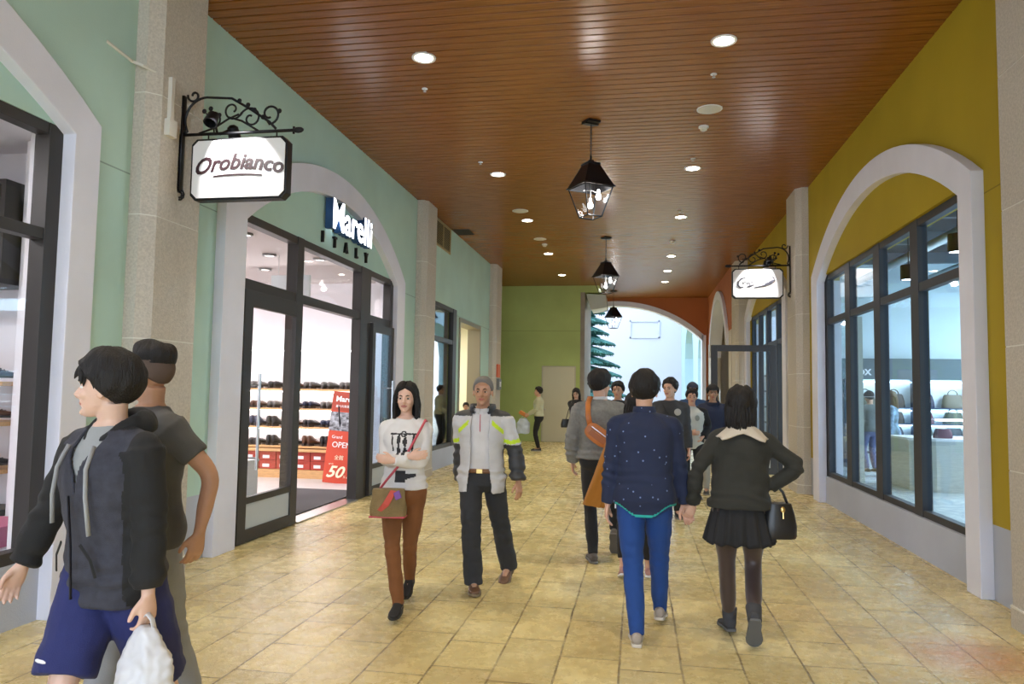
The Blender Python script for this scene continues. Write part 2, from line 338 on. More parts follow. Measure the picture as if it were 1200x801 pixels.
# orange right wall with side arch
ys = [21.5+4.9*i/30 for i in range(31)]
def sz(y, R, c0=23.95, z0=1.95): return z0+math.sqrt(max(R*R-(y-c0)**2, 0))
w = M(); w.strip([(2.5, y, sz(y, 2.85)) for y in ys], [(2.5, y, H+.02) for y in ys], (.3, 0, 0))
w.box(2.5, 2.8, 20.85, 21.5, 3.4, H+.02); w.box(2.5, 2.8, 26.4, 27.6, 3.4, H+.02)
struct(w.build('wall_right_orange', ORG))
struct(M().box(2.5, 2.8, 20.85, 21.5, 0, 3.4).box(2.5, 2.8, 26.4, 27.6, 0, 3.4).build('trim_16', STONE))
struct(M().strip([(2.42, y, sz(y, 2.62)) for y in ys], [(2.42, y, sz(y, 2.88)) for y in ys], (.4, 0, 0)).build('trim_15', TRIM))
struct(M().box(6.0, 6.2, 20.9, 27.8, 0, 5.1).box(2.8, 6.2, 27.5, 27.8, 0, 5.1).box(2.8, 6.2, 20.7, 20.95, 0, 5.1).box(2.8, 6.2, 20.9, 27.8, 5.0, 5.1).build('wall_side_passage', STONE))
# courtyard
COURT = mat('white_render_outside', (.46, .47, .56), .8); CYAN = mat('daylight_tinted_render', (.34, .50, .57), .8)  # the colonnade's bluish daylight tint is put into its wall colour
cw = M().box(-22, 2.6, 46, 46.4, 0, 16)
for (a, b, c_, d) in ((-.5, 1.3, 5.0, 5.08), (-.5, 1.3, 6.0, 6.08), (-.5, -.42, 5.0, 6.08), (1.22, 1.3, 5.0, 6.08)): cw.box(a, b, 45.93, 46, c_, d)
struct(cw.build('wall_courtyard', COURT))
cc = M()
def col_arch(y0, y1, ztop, zs):
    n = 16; R = (y1-y0)/2; c = (y0+y1)/2
    yy = [y0+(y1-y0)*i/n for i in range(n+1)]
    cc.strip([(2.6, q, zs+(ztop-zs)*math.sqrt(max(0, 1-((q-c)/R)**2))) for q in yy], [(2.6, q, 9) for q in yy], (.8, 0, 0))
cc.box(2.6, 3.4, 28, 29.2, 0, 9); col_arch(29.2, 33.6, 4.5, 3.2); cc.box(2.6, 3.4, 33.6, 36.4, 0, 9); col_arch(36.4, 42.6, 5.3, 3.6); cc.box(2.6, 3.4, 42.6, 46, 0, 9)
struct(cc.build('wall_colonnade', CYAN))
struct(M().box(6.5, 6.7, 28, 46, 0, 9).build('wall_colonnade_back', CYAN))
# ------------------------------------------------------------ shop windows
def shopfront(name, xc, dep, mull, rails, m, g, skip=()):
    """mull: list of (ya, yb) uprights; rails: list of (za, zb); panes fill the cells between them"""
    w = empty(name, (xc, mull[0][0], 0)); struct(w); y0 = mull[0][0]
    z0, z1 = rails[0][0], rails[-1][1]
    for i, (a, b) in enumerate(mull):
        q = M().box(-dep/2, dep/2, a-y0, b-y0, z0, z1); q.build('mullion', m, w, bevel=.004)
    for i, (a, b) in enumerate(rails):
        for j in range(len(mull)-1):
            if (i, j) in skip: continue
            M().box(-dep/2*.86, dep/2*.86, mull[j][1]-y0, mull[j+1][0]-y0, a, b).build('rail', m, w, bevel=.004)
    for i in range(len(rails)-1):
        for j in range(len(mull)-1):
            if (('p', i, j)) in skip: continue
            M().box(-.006, .006, mull[j][1]-y0-.01, mull[j+1][0]-y0+.01, rails[i][1]-.01, rails[i+1][0]+.01).build('pane', g, w)
    return w
shopfront('window_1', XL-.06, .12, [(-.55, -.43), (.78, .88), (1.98, 2.08), (3.14, 3.24), (4.46, 4.62)], [(.42, .50), (2.60, 2.68), (3.34, 3.42)], BRONZE, GLASS)
ent = shopfront('window_2', XL-.05, .14, [(6.95, 7.06), (8.27, 8.44), (10.36, 10.76), (11.69, 11.8)], [(0, .02), (2.63, 2.74), (3.33, 3.42)], BRONZE, GLASS, skip=(('p', 0, 0), ('p', 0, 1), ('p', 0, 2), (0, 1)))
shopfront('window_3', XL-.06, .12, [(14.3, 14.38), (16.0, 16.3)], [(.40, .48), (2.62, 2.72), (3.34, 3.42)], BRONZE, GLASSD)
shopfront('window_4', XR+.08, .10, [(6.9, 7.0), (8.22, 8.44), (9.46, 9.70), (10.74, 10.98), (11.95, 12.2)], [(.40, .47), (2.70, 2.79), (3.38, 3.46)], BLUEF, GLASSB)
shopfront('window_5', XR+.08, .10, [(14.9, 15.0), (16.1, 16.24), (17.3, 17.5), (18.4, 18.55), (19.5, 19.6)], [(0, .06), (2.68, 2.78), (3.50, 3.58)], BLUEF, GLASSB, skip=(('p', 0, 0), (0, 0)))
# door jamb of the cream doorway
d4 = empty('door_4', (XL, 16.5, 0)); struct(d4)
M().box(-.3, .03, 0, .08, 0, 3.28).box(-.3, .03, 2.2, 2.3, 0, 3.28).box(-.3, .03, .08, 2.2, 3.18, 3.28).build('door_frame', mat('zinc_frame', (.30, .28, .22), .5, metal=.4), d4, bevel=.004)
# glazed door leaves (hinged): parts = stiles, panes, handle
def glazed_leaf(name, w, h, stile, m, g, low=.42, handle=None, band=None):
    d = empty(name); struct(d)
    f = M().box(0, stile, -.03, .03, .01, h).box(w-stile, w, -.03, .03, .01, h).box(stile, w-stile, -.028, .028, h-stile, h).box(stile, w-stile, -.028, .028, .01, .14)
    f.box(stile, w-stile, -.026, .026, low, low+.07); f.build('door_frame', m, d, bevel=.004)
    M().box(stile-.01, w-stile+.01, -.006, .006, low+.06, h-stile+.01).build('pane', g, d)
    M().box(stile-.01, w-stile+.01, -.012, .012, .13, low+.01).build('kick_panel', mat('frosted_panel', (.50, .55, .58), .3), d)
    if handle:
        hx, za, zb = handle; q = M().tube([(hx, -.09, za), (hx, -.09, zb)], .016, 10)
        for z in (za+.12, zb-.12): q.tube([(hx, -.09, z), (hx, .0, z)], .010, 8)
        q.build('handle', STEEL, d, smooth=True)
    return d
# note: leaf runs along local +X, front faces local -Y
l1 = glazed_leaf('door_1', 1.33, 2.62, .17, BRONZE, GLASS, .40, (.24, .75, 1.75)); l1.location = (XL+.03, 7.04, 0); l1.rotation_euler = (0, 0, PI/2)
l2 = glazed_leaf('door_2', .99, 2.62, .13, BRONZE, GLASSB, .40, (.8, .75, 1.75)); l2.location = (XL+.03, 10.79, 0); l2.rotation_euler = (0, 0, PI/2)
l3 = glazed_leaf('door_5', 1.30, 2.64, .13, BLUEF, GLASS, .30, (1.12, .8, 1.7)); l3.location = (XR-.02, 15.95, 0); l3.rotation_euler = (0, 0, PI)
# ------------------------------------------------------------ shop interiors
def room(name, x0, x1, y0, y1, h, wm, cm_, fm=None):
    r_ = M(); t = .05
    xa, xb = (x0, x1)
    r_.box(xa-t, xa, y0, y1, 0, h, wm) if xa < -5 else r_.box(xb, xb+t, y0, y1, 0, h, wm)
    r_.box(xa, xb, y0-t, y0, 0, h, wm).box(xa, xb, y1, y1+t, 0, h, wm)
    struct(r_.build('wall_'+name)); struct(M().box(xa, xb, y0, y1, h, h+t).build('ceiling_'+name, cm_))
    if fm: struct(M().box(xa, xb, y0, y1, .002, .015).build('floor_'+name, fm))
XI = XL-.28
room('first_shop', -9.5, XI, -.6, 5.60, 3.9, PANELW, DARKC, GREYF)
room('shoe_shop', -10.5, XI, 5.75, 12.95, 3.55, PANELW, mat('warm_grey_ceiling', (.50, .44, .42), .7), GREYF)
room('display_window', -6.3, XI, 14.2, 16.38, 3.9, mat('dim_display', (.30, .27, .25), .7), DARKC)
room('cream_room', -8.5, XI, 16.45, 20.7, 3.5, CREAM, CREAM, None)
room('bag_shop', XR+.28, 11.5, 5.0, 18.6, 4.9, mat('cool_shop_wall', (.72, .86, .92), .6), DARKC, mat('cool_floor', (.60, .68, .72), .25, noise_s=2, noise_a=.05))
room('far_shop', XR+.28, 8.5, 18.75, 20.65, 4.5, mat('cool_shop_wall2', (.66, .82, .92), .6), DARKC, GREYF)
bpy.data.objects['wall_far_shop']
# added area lights with glowing panels, put in to brighten the shop interiors
def panel_light(name, x, y, z, sx, sy, e, col, label, group, dirn=0):
    p = empty(name, (x, y, z)); tag(p, label, 'fill panel', group)
    M().box(-sx/2-.03, sx/2+.03, -sy/2-.03, sy/2+.03, .0, .05).build('housing', WHITE, p)
    M().box(-sx/2, sx/2, -sy/2, sy/2, -.006, .0).build('diffuser', emis('diffuser_'+name, col, 5), p)
    l = light('AREA', 'lamp', (0, 0, -.03), e*SHOP_W, col, p, shape='RECTANGLE', size=sx, size_y=sy); return p
panel_light('ceiling_light', -6.2, 3.2, 3.80, 2.2, 2.6, 130, (1, .95, .97), 'added white fill panel inside the first shop, leftmost window', None)
panel_light('ceiling_light', -8.7, 8.6, 3.49, 1.6, 3.4, 150, (1, .93, .95), 'added white fill panel inside the shoe shop', None)
panel_light('ceiling_light', -5.9, 18.4, 3.44, 1.4, 1.4, 70, (1, .90, .72), 'added warm fill panel in the small cream room', None)
panel_light('ceiling_light', 9.2, 8.6, 4.2, 2.4, 2.4, 190, (.84, .95, 1), 'added cool white fill panel hung near the bag shop window', None)
panel_light('ceiling_light', 9.3, 14.4, 4.2, 3.0, 3.4, 330, (.84, .95, 1), 'added cool white fill panel hung over the bag shop counter', None)
panel_light('ceiling_light', 5.5, 19.7, 4.3, 2.0, 1.2, 90, (.7, .9, 1), 'added cool white fill panel in the far right shop', None)
# downlights seen through the shop windows
def small_down(x, y, z, label, group):
    p = empty('ceiling_downlight', (x, y, z)); tag(p, label, 'light', group)
    M().lathe([(.10, 0), (.10, .03), (.07, .03), (.07, .0), (.10, 0)], caps=False).build('trim_ring', mat('grey_ring', (.25, .25, .25), .5), p, smooth=True)
    M().lathe([(.07, .010), (.001, .008)]).build('lens', emis('warm_lens', (1, .85, .8), 4), p)
for i, (x, y) in enumerate(((-4.9, 8.6), (-5.3, 10.0), (-4.7, 10.4), (-6.0, 11.2))):
    small_down(x, y, 3.515, 'small recessed downlight in the shoe shop ceiling, %s from the entrance' % ['nearest', 'second', 'third', 'farthest'][i], 'shoe shop downlights')
# ---- first shop: partition panel, shelf unit, shoes, pink box
tag(M().box(-4.97, -4.79, 5.26, 5.58, 0.016, 3.6).build('partition', PANELW, bevel=.004), 'narrow white display panel inside the leftmost shop window', 'panel')
struct(M().box(-9.4, XI, 3.0, 5.6, 3.62, 3.7).build('ceiling_bulkhead', PANELW))
SHOE_COLS = {'black': (.022, .02, .022), 'dark brown': (.10, .045, .025), 'tan': (.42, .20, .08), 'grey': (.16, .15, .14), 'oxblood': (.16, .03, .03), 'navy': (.03, .035, .07)}
def shoe_mesh(col, L=.27, boot=0, heel=.02, sole_col=(.03, .02, .015)):
    """shoe along +Y (toe), heel at origin: returns upper, sole, opening/laces meshes"""
    u_ = M(); rings = []
    rows = [(-.005, .026, .030, .075+boot), (.02, .034, .03, .085+boot), (.07, .036, .03, .08+boot*.95), (.105, .038, .03, .066+boot*.35), (.14, .042, .028, .055), (.18, .047, .026, .045), (.215, .044, .024, .038), (.25, .033, .022, .030), (.27, .012, .022, .024)]
    k = L/.27
    for y, w, zb, zt in rows:
        zc_ = (zt+.012)/2; hh = (zt-.012)/2
        ring = []
        for j in range(14):
            a = 2*PI*j/14; cx_ = math.cos(a); sz_ = math.sin(a)
            ring.append((w*k*(abs(cx_)**.8)*(1 if cx_ > 0 else -1)*(1-.25*max(sz_, 0)), y*k, zc_+hh*(abs(sz_)**.8)*(1 if sz_ > 0 else -1)))
        rings.append(ring)
    u_.ring(rings)
    s_ = M(); out = [(-.008, .0), (-.006, .028), (.03, .037), (.09, .036), (.14, .043), (.19, .049), (.23, .043), (.262, .026), (.275, .006)]
    poly = [(w*k, y*k, 0) for y, w in out]+[(-w*k, y*k, 0) for y, w in out[::-1]]
    s_.prism(poly, (0, 0, .014))
    if heel > .005: s_.prism([(w*k, y*k, -heel) for y, w in out[:4]]+[(-w*k, y*k, -heel) for y, w in out[:4][::-1]], (0, 0, heel)); 
    l_ = M()
    for i in range(4): l_.tube([(-.02*k, (.11+.02*i)*k, .066-.007*i+boot*.2), (0, (.113+.02*i)*k, .073-.008*i+boot*.2), (.02*k, (.11+.02*i)*k, .066-.007*i+boot*.2)], .003, 5)
    return u_, s_, l_
ORD = ['first', 'second', 'third', 'fourth', 'fifth', 'sixth', 'seventh', 'eighth', 'ninth', 'tenth', 'eleventh', 'twelfth', 'thirteenth', 'fourteenth', 'fifteenth', 'sixteenth', 'seventeenth', 'eighteenth']
SHP = {}
def shoe(col, boot, loc, rz, label, group, cat='shoe'):
    key = (col, boot); kind = 'ankle_boot' if boot else 'shoe'
    if key not in SHP:
        u_, s_, l_ = shoe_mesh(col, boot=boot, heel=.025)
        cm_ = mat('leather_'+col.replace(' ', '_'), SHOE_COLS[col], .35)
        SHP[key] = [q.build(n, m_, None, smooth=sm) for q, n, m_, sm in ((u_, 'upper', cm_, 2), (s_, 'sole', mat('shoe_sole', (.03, .02, .015), .6), False), (l_, 'laces', mat('shoe_lace', (.05, .04, .04), .8), 2))]
        src = SHP[key]; t = empty(kind, loc, rz); t.scale = (1.2, 1.2, 1.2)
        for o in src: o.parent = t
        tag(t, label, cat, group); return t
    t = empty(kind, loc, rz); t.scale = (1.2, 1.2, 1.2); tag(t, label, cat, group)
    for o in SHP[key]: c = o.copy(); COL.objects.link(c); c.parent = t
    return t
# ---- shoe shop: backlit shelf wall facing the door
SX0, SX1, SYB = -7.4, -4.45, 12.9
su = empty('shoe_shelving', ((SX0+SX1)/2, SYB-.2, 0)); tag(su, 'backlit shoe shelving with wooden shelves behind the open shop door', 'shelf unit')
hw = (SX1-SX0)/2
M().box(-hw, hw, .14, .19, .30, 2.05).build('back_panel', mat('glowing_back', (.95, .92, .93), .6), su)
SHZ = (1.60, 1.25, .92, .58)
for z in SHZ: M().box(-hw, hw, -.16, .16, z-.035, z).build('shelf', WOODS, su, bevel=.003)
M().box(-hw, hw, -.22, .16, .50-.02, .50+.03).build('counter_shelf', WOODS, su, bevel=.003)
M().box(-hw, hw, -.20, .16, .015, .16).build('plinth', WOODS, su)
for z in SHZ[1:]+(2.0,):   # slim strip lamps that light each bay
    M().box(-hw, hw, .05, .09, z+.28, z+.30).build('strip_lamp', emis('strip_lamp', (1, .96, .97), 7), su)
light('AREA', 'shelf_fill', (0, -1.2, 3.3), 45*SHOP_W, (1, .95, .97), su, rot=(-.5, 0, 0), shape='RECTANGLE', size=3, size_y=.4)  # added light with no fixture, whitens the shelf backs
rowname = ['top', 'second', 'third', 'lowest']
rng = random.Random(3)
for r_, z in enumerate(SHZ):
    n = 0; x = SX0+.15
    while x < SX1-.1:
        col = rng.choice(['black', 'black', 'black', 'dark brown', 'grey', 'navy'] if r_ < 3 else ['black', 'dark brown', 'black']); 
        if r_ == 1 and x > -5.4: col = 'tan'
        if r_ == 2 and x > -5.2: col = 'tan'
        boot = .05 if r_ >= 2 and rng.random() < .6 else 0
        for q in (0, 1):
            shoe(col, boot, (x+q*.095, SYB-.30+rng.uniform(-.02, .02)-.03, z+.030), -.5+rng.uniform(-.06, .06),
                 '%s %s, %s shoe of %s pair from left, %s shelf by the poster' % (col, 'ankle boot' if boot else 'lace-up', ['left', 'right'][q], ORD[n], rowname[r_]), 'display shoes on the shelves')
        n += 1; x += .34
# red shoe boxes under the shelves
bi = 0
for r_ in range(2):
    for c_ in range(9):
        x = SX0+.05+c_*.325; b = empty('shoe_box', (x, SYB-.34, .165+r_*.155)); k = bi; bi += 1
        tag(b, 'red shoe box with white label, %s row under the shelves, %s from the left' % (['bottom', 'upper'][r_], ORD[c_]), 'box', 'red shoe boxes')
        M().box(0, .31, 0, .3, 0, .11).build('box_body', mat('red_card', (.42, .05, .03), .6), b, bevel=.003)
        M().box(-.003, .313, -.003, .303, .11, .15).build('lid', mat('red_card', (.42, .05, .03), .6), b, bevel=.003)
        M().box(.06, .19, -.005, -.001, .03, .085).build('box_label', WHITE, b)
# poster stand
ps = empty('poster_stand', (-5.02, 12.03, .015)); ps.rotation_euler = (0, 0, -.02); tag(ps, 'tall red sale poster board leaning inside the shoe shop doorway', 'poster')
RED = mat('poster_red', (.62, .06, .02), .5); POST_T = Matrix.Rotation(math.radians(-6), 4, 'X')
pb = M(); pb.T = Matrix.Rotation(math.radians(3.5), 4, 'Y') @ POST_T
pb.box(-.25, .25, 0, .02, 0, 1.55, RED); pb.box(-.251, .251, -.002, .022, 1.22, 1.55, mat('poster_dark_red', (.42, .05, .02), .5))
pb.build('board', None, ps)
ph = M(); ph.T = pb.T; ph.box(-.25, .25, -.006, .0, .88, 1.20, mat('poster_photo', (.30, .31, .34), .6, noise_s=14, noise_a=.9, stretch=(1, 1, 1.5))); ph.build('photo_print', None, ps)
CREAMT = mat('poster_cream', (.95, .88, .62), .5); WT = mat('poster_white', (.95, .93, .9), .5)
def pt(txt, size, x, z, m, **kw):
    me = text_mesh(txt, size, extrude=.001, **kw); me.materials.clear(); me.materials.append(m)
    me.transform(pb.T @ Matrix.Translation((x, -.009, z)) @ Matrix.Rotation(PI/2, 4, 'X')); o = bpy.data.objects.new('lettering', me); link(o, ps)
pt('Marelli', .13, 0, 1.38, WT, bold=.004, sx=1.05); pt('義大利專業皮鞋', .05, 0, 1.28, WT); pt('Grand', .075, -.08, .75, WT); pt('OPEN', .135, .02, .60, WT, bold=.001); pt('全館', .085, 0, .40, CREAMT)
pt('up to', .04, -.13, .31, CREAMT, shear=.3); pt('50', .27, -.05, .10, CREAMT, shear=.35, bold=.006, sx=1.1); pt('% off', .06, .17, .10, CREAMT, shear=.3)
M().tube([(.0, .03, 1.3), (.0, .30, .0)], .012, 8).build('prop_leg', BLACK, ps)
# door mat, display cubes
tag(M().box(-5.6, -4.22, 8.3, 11.2, .016, .03).build('door_mat', mat('grey_mat', (.10, .095, .10), .95, bump=.6, bump_s=300)), 'dark grey entrance mat just inside the shoe shop door', 'mat')
struct(M().box(XL-.16, XL+.06, 8.44, 10.36, .0, .018).build('trim_17', STEEL))
for i, (x, y, w, h, nm, lb, m_) in enumerate(((-5.2, 9.0, .5, .62, 'display_cube', 'white display cube behind the closed glass door leaf', WHITE), (-5.9, 9.7, .45, .85, 'display_cube', 'beige display pedestal farther inside the shoe shop', mat('beige_laminate', (.50, .42, .30), .6)))):
    q = empty(nm, (x, y, .015)); tag(q, lb, 'display cube')
    M().box(-w/2, w/2, -w/2, w/2, 0, h).build('body', m_, q, bevel=.005); M().box(-w/2-.01, w/2+.01, -w/2-.01, w/2+.01, h, h+.03).build('top_board', WHITE, q, bevel=.004)
cs = empty('cassette_unit', (-5.0, 10.1, 3.55)); tag(cs, 'small translucent sign hanging from the shoe shop ceiling', 'sign')
M().box(-.30, .30, -.02, .02, -.62, -.30).build('sign_plate', mat('pale_acrylic', (.62, .68, .70), .3), cs); M().tube([(-.2, 0, -.3), (-.2, 0, 0)], .005, 6).tube([(.2, 0, -.3), (.2, 0, 0)], .005, 6).build('hanger', STEEL, cs)
# first shop shelving
s1 = empty('shoe_shelving', (-6.09, 5.35, 0)); tag(s1, 'white shoe shelving seen at the left edge through the first shop window', 'shelf unit')
M().box(-1.1, 1.1, .17, .22, .3, 2.1).build('back_panel', PANELW, s1)
for z in (1.62, 1.30, .92): M().box(-1.1, 1.1, -.17, .17, z-.035, z).build('shelf', WOODS, s1, bevel=.003)
M().box(-1.1, 1.1, -.17, .17, .55, .60).build('counter_shelf', mat('black_shelf', (.02, .02, .02), .5), s1)
for r_, z in enumerate((1.62, 1.30, .92)):
    for i in range(4):
        shoe(['navy', 'dark brown', 'black'][r_], 0, (-5.98+i*.27, 5.12, z+.030), -.6, '%s shoe on the %s shelf in the leftmost shop, %s from the left' % (['navy', 'dark brown', 'black'][r_], ['top', 'middle', 'lower'][r_], ORD[i]), 'shoes in the leftmost shop')
q = empty('wall_cabinet', (-6.11, 5.3, 2.42)); tag(q, 'black box added for the dark cabinet high above the shelves in the leftmost shop window', 'cabinet')  # added black box that stands in for the dark void over the shelving
CBK = mat('void_black', (.02, .02, .022), .4)
M().box(-1.1, 1.12, .2, .26, 0, .8).box(-1.1, 1.12, -.2, .2, .78, .82).box(-1.1, 1.12, -.2, .2, -.02, .02).box(-1.1, -1.06, -.2, .2, .02, .78).box(1.08, 1.12, -.2, .2, .02, .78).build('void_shell', CBK, q)
M().box(-1.06, 1.08, -.18, .2, .36, .40).build('shelf', mat('grey_rail', (.20, .20, .20), .4), q)
q = empty('gift_box', (-4.72, 4.88, .015)); tag(q, 'pink box on a white plinth inside the leftmost window', 'box')
M().box(-.45, .3, -.35, .25, 0, .42).build('plinth', WHITE, q, bevel=.004); M().box(-.4, .25, -.3, .2, .42, .54).build('box_body', mat('pink_card', (.62, .15, .28), .6), q, bevel=.004)
M().box(-.41, .26, -.31, .21, .54, .57).build('lid', mat('pink_card', (.62, .15, .28), .6), q, bevel=.004)
# ---- display window 3: red chair-like pushchair hint and dark panel
q = empty('pushchair', (-4.75, 15.3, .4)); tag(q, 'folded red and grey pushchair on show in the narrow left display window', 'pushchair')
f_ = M(); 
for s in (-.18, .18):
    f_.tube([(s, -.40, .95), (s, .15, .12)], .014, 8); f_.tube([(s, .30, .80), (s, -.30, .10)], .014, 8)
f_.tube([(-.18, -.40, .95), (.18, -.40, .95)], .016, 8); f_.build('chassis', BLACK, q, smooth=2)
st = M(); st.add([(-.17, -.25, .42), (.17, -.25, .42), (.17, .18, .36), (-.17, .18, .36), (-.17, .34, .86), (.17, .34, .86)], [[0, 1, 2, 3], [3, 2, 5, 4]]); so = st.build('seat', mat('red_canvas', (.45, .07, .07), .8), q); md = so.modifiers.new('s', 'SOLIDIFY'); md.thickness = .04
for sx in (-.2, .2):
    for sy in (-.32, .22):
        wq = M(); wq.T = Matrix.Translation((sx, sy, .09)) @ Matrix.Rotation(PI/2, 4, 'Y'); wq.lathe([(.001, -.015), (.085, -.018), (.09, 0), (.085, .018), (.001, .015)]); wq.build('wheel', BLACK, q, smooth=True)
struct(M().box(-6.2, XI, 14.25, 16.35, .3, .4).build('trim_18', mat('yellow_base', (.5, .42, .14), .6)))
# ---- bag shop (right): fascia wall with backlit shelves at Y 18, counter, rack
bs = empty('bag_shelving', (7.2, 18.3, 0)); tag(bs, 'backlit wall shelving of dark bags behind the bag shop counter', 'shelf unit')
M().box(-2.55, 4, .0, .25, 2.02, 2.5).build('fascia', mat('slate_fascia', (.10, .14, .16), .5), bs)
M().box(-2.55, 4, .14, .2, .0, 2.02).build('back_panel', mat('glowing_back_cool', (.85, .95, 1), .6), bs)
for z in (1.72, 1.36, 1.05, .7): M().box(-2.55, 4, -.18, .16, z-.36, z-.33).build('shelf', mat('navy_shelf', (.05, .07, .12), .5), bs)
for x in (-2.5, -1.0, .2, 1.6, 3.0): M().box(x-.02, x+.02, -.18, .16, 0, 2.02).build('divider', mat('navy_shelf', (.05, .07, .12), .5), bs)
for z in (1.98, 1.33, 1.0): M().box(-2.5, 4, .06, .1, z-.03, z-.01).build('strip_lamp', emis('strip_lamp_cool', (.8, .94, 1), 7), bs)
text('lettering', 'NOX', .19, mat('letter_white', (.9, .92, .95), .5), (-2.12, -.004, 2.12), (PI/2, 0, 0), bs, bold=.006)
light('AREA', 'shelf_fill', (0, -2.0, 3.6), 90*SHOP_W, (.8, .94, 1), bs, rot=(-.5, 0, 0), shape='RECTANGLE', size=5, size_y=.5)  # area light with no fixture, brightens the bag shelves
def handbag(loc, rz, w, h, d, col, label, group, handle=True):
    t = empty('handbag', loc, rz); tag(t, label, 'bag', group)
    b = M(); rings = []
    for z, k in ((0, 1), (.02, 1.03), (h*.5, .97), (h*.9, .82), (h, .72)):
        rings.append([(w/2*k*(abs(math.cos(a))**.6)*(1 if math.cos(a) > 0 else -1), d/2*k*(abs(math.sin(a))**.7)*(1 if math.sin(a) > 0 else -1), z) for a in [2*PI*j/16 for j in range(16)]])
    cm_ = mat('bag_'+col, {'black': (.03, .03, .035), 'olive': (.10, .11, .07), 'navy': (.04, .05, .09), 'taupe': (.2, .17, .13), 'maroon': (.14, .03, .05)}[col], .5)
    b.ring(rings).build('body', cm_, t, smooth=True)
    if handle: M().tube([(-w*.22, 0, h*.95)]+[(-w*.22*math.cos(a), 0, h+h*.35*math.sin(a)) for a in [PI*j/8 for j in range(1, 8)]]+[(w*.22, 0, h*.95)], .012, 6).build('handle', cm_, t, smooth=2)
    return t
cols = ['olive', 'black', 'navy', 'taupe', 'black', 'maroon', 'olive', 'navy']
for r_, z in enumerate((1.39, 1.03, .72)):
    for i in range(7):
        if r_ == 2 and i > 4: continue
        handbag((5.15+i*.62, 18.27, z), 0, .46-.04*r_, .30-.04*r_, .2, cols[(i+r_*3) % 8], '%s handbag on the %s shelf of the bag shop, %s from the left' % (cols[(i+r_*3) % 8], ['top', 'middle', 'lower'][r_], ORD[i]), 'handbags on the shop shelves', r_ < 2)
ct = empty('shop_counter', (6.25, 14.5, .015)); tag(ct, 'pale slatted counter with glass case behind the right shop window', 'counter')
cbm = M(); cbm.prism([(-1.6, -.5, 0), (-1.25, -.75, 0), (1.9, -.75, 0), (1.9, .5, 0), (-1.6, .5, 0)], (0, 0, .86)); cbm.build('body', mat('slatted_oak', (.50, .50, .46), .5, noise_s=14, noise_a=.12, stretch=(.2, .2, 9)), ct, bevel=.005)
cbm = M(); cbm.prism([(-1.63, -.52, .86), (-1.26, -.78, .86), (1.93, -.78, .86), (1.93, .53, .86), (-1.63, .53, .86)], (0, 0, .04)); cbm.build('worktop', WHITE, ct, bevel=.004)
M().box(-1.2, 1.8, -.7, -.69, .9, 1.24).box(-1.2, 1.8, -.3, -.29, .9, 1.24).box(-1.2, 1.8, -.7, -.29, 1.24, 1.25).box(-1.2, -1.19, -.7, -.29, .9, 1.24).build('glass_case', GLASS, ct)
M().box(-1.15, 1.75, -.5, -.46, 1.20, 1.235).build('case_lamp', emis('case_lamp', (1, .95, .95), 9), ct)
for i in range(5): handbag((5.2+i*.6, 14.0, .92), 0, .3, .16, .14, ['maroon', 'black', 'maroon', 'taupe', 'maroon'][i], 'small %s bag in the glass case on the counter, %s from the left' % (['maroon', 'black', 'maroon', 'taupe', 'maroon'][i], ORD[i]), 'bags in the glass case', False)
# tall mirror post/pillar behind window
tag(M().box(3.73, 3.84, 13.7, 13.82, 0.015, 3.0).build('shop_column', mat('grey_column', (.42, .45, .44), .6)), 'slim grey column with a notice standing behind the far end of the right window', 'column')
# exposed services
for i in range(6): struct(M().box(3.2, 11, 6+i*2.1, 6.12+i*2.1, 4.4, 4.62).build('trim_%d' % (19+i), mat('steel_beam', (.16, .19, .22), .6)))
for i, x in enumerate((3.8, 5.0, 6.3)):
    tag(M().tube([(x, 5.2, 4.25), (x, 18.4, 4.25)], .05+.03*(i == 1), 12).build('ceiling_pipe', mat('galvanised', (.40, .45, .48), .4, metal=.5), smooth=2), 'long galvanised pipe under the bag shop ceiling, %s from the window' % ORD[i], 'pipe', 'bag shop ceiling pipes')
for i, (x, y) in enumerate(((4.0, 8.2), (4.1, 10.4), (4.9, 9.4), (5.3, 12.2), (4.3, 12.8))):
    t = empty('pendant_spotlight', (x, y, 4.2)); tag(t, 'black drum spotlight hanging in the bag shop, %s from the near end' % ORD[i], 'light', 'bag shop drum lights')
    M().tube([(0, 0, 0), (0, 0, -.45)], .008, 6).build('rod', BLACK, t); M().lathe([(.02, -.44), (.12, -.46), (.12, -.70), (.11, -.70), (.11, -.5), (.001, -.5)], caps=False).build('drum', BLACK, t, smooth=True)
    M().lathe([(.108, -.69), (.001, -.70)]).build('lens', emis('cool_lens', (.85, .95, 1), 12), t)
# clothes rail with jacket
t = empty('clothes_rail', (4.75, 16.9, .015)); tag(t, 'low clothes rail behind the right window', 'rail')
M().tube([(-.3, 0, 0), (-.3, 0, 1.6), (.3, 0, 1.6), (.3, 0, 0)], .015, 8).build('frame', STEEL, t, smooth=2)
# far right shop shelving
t = empty('glass_shelving', (4.6, 18.2, 0))
t.location = (4.3, 20.3, 0); tag(t, 'bright backlit shelving behind the far right shopfront', 'shelf unit')
M().box(-1.1, 2, .1, .15, 0, 2.6).build('back_panel', mat('glowing_back_cool', (.85, .95, 1), .6), t)
for z in (.5, .9, 1.3, 1.7, 2.1): M().box(-1.1, 2, -.15, .1, z, z+.04).build('shelf', mat('navy_shelf', (.05, .07, .12), .5), t)
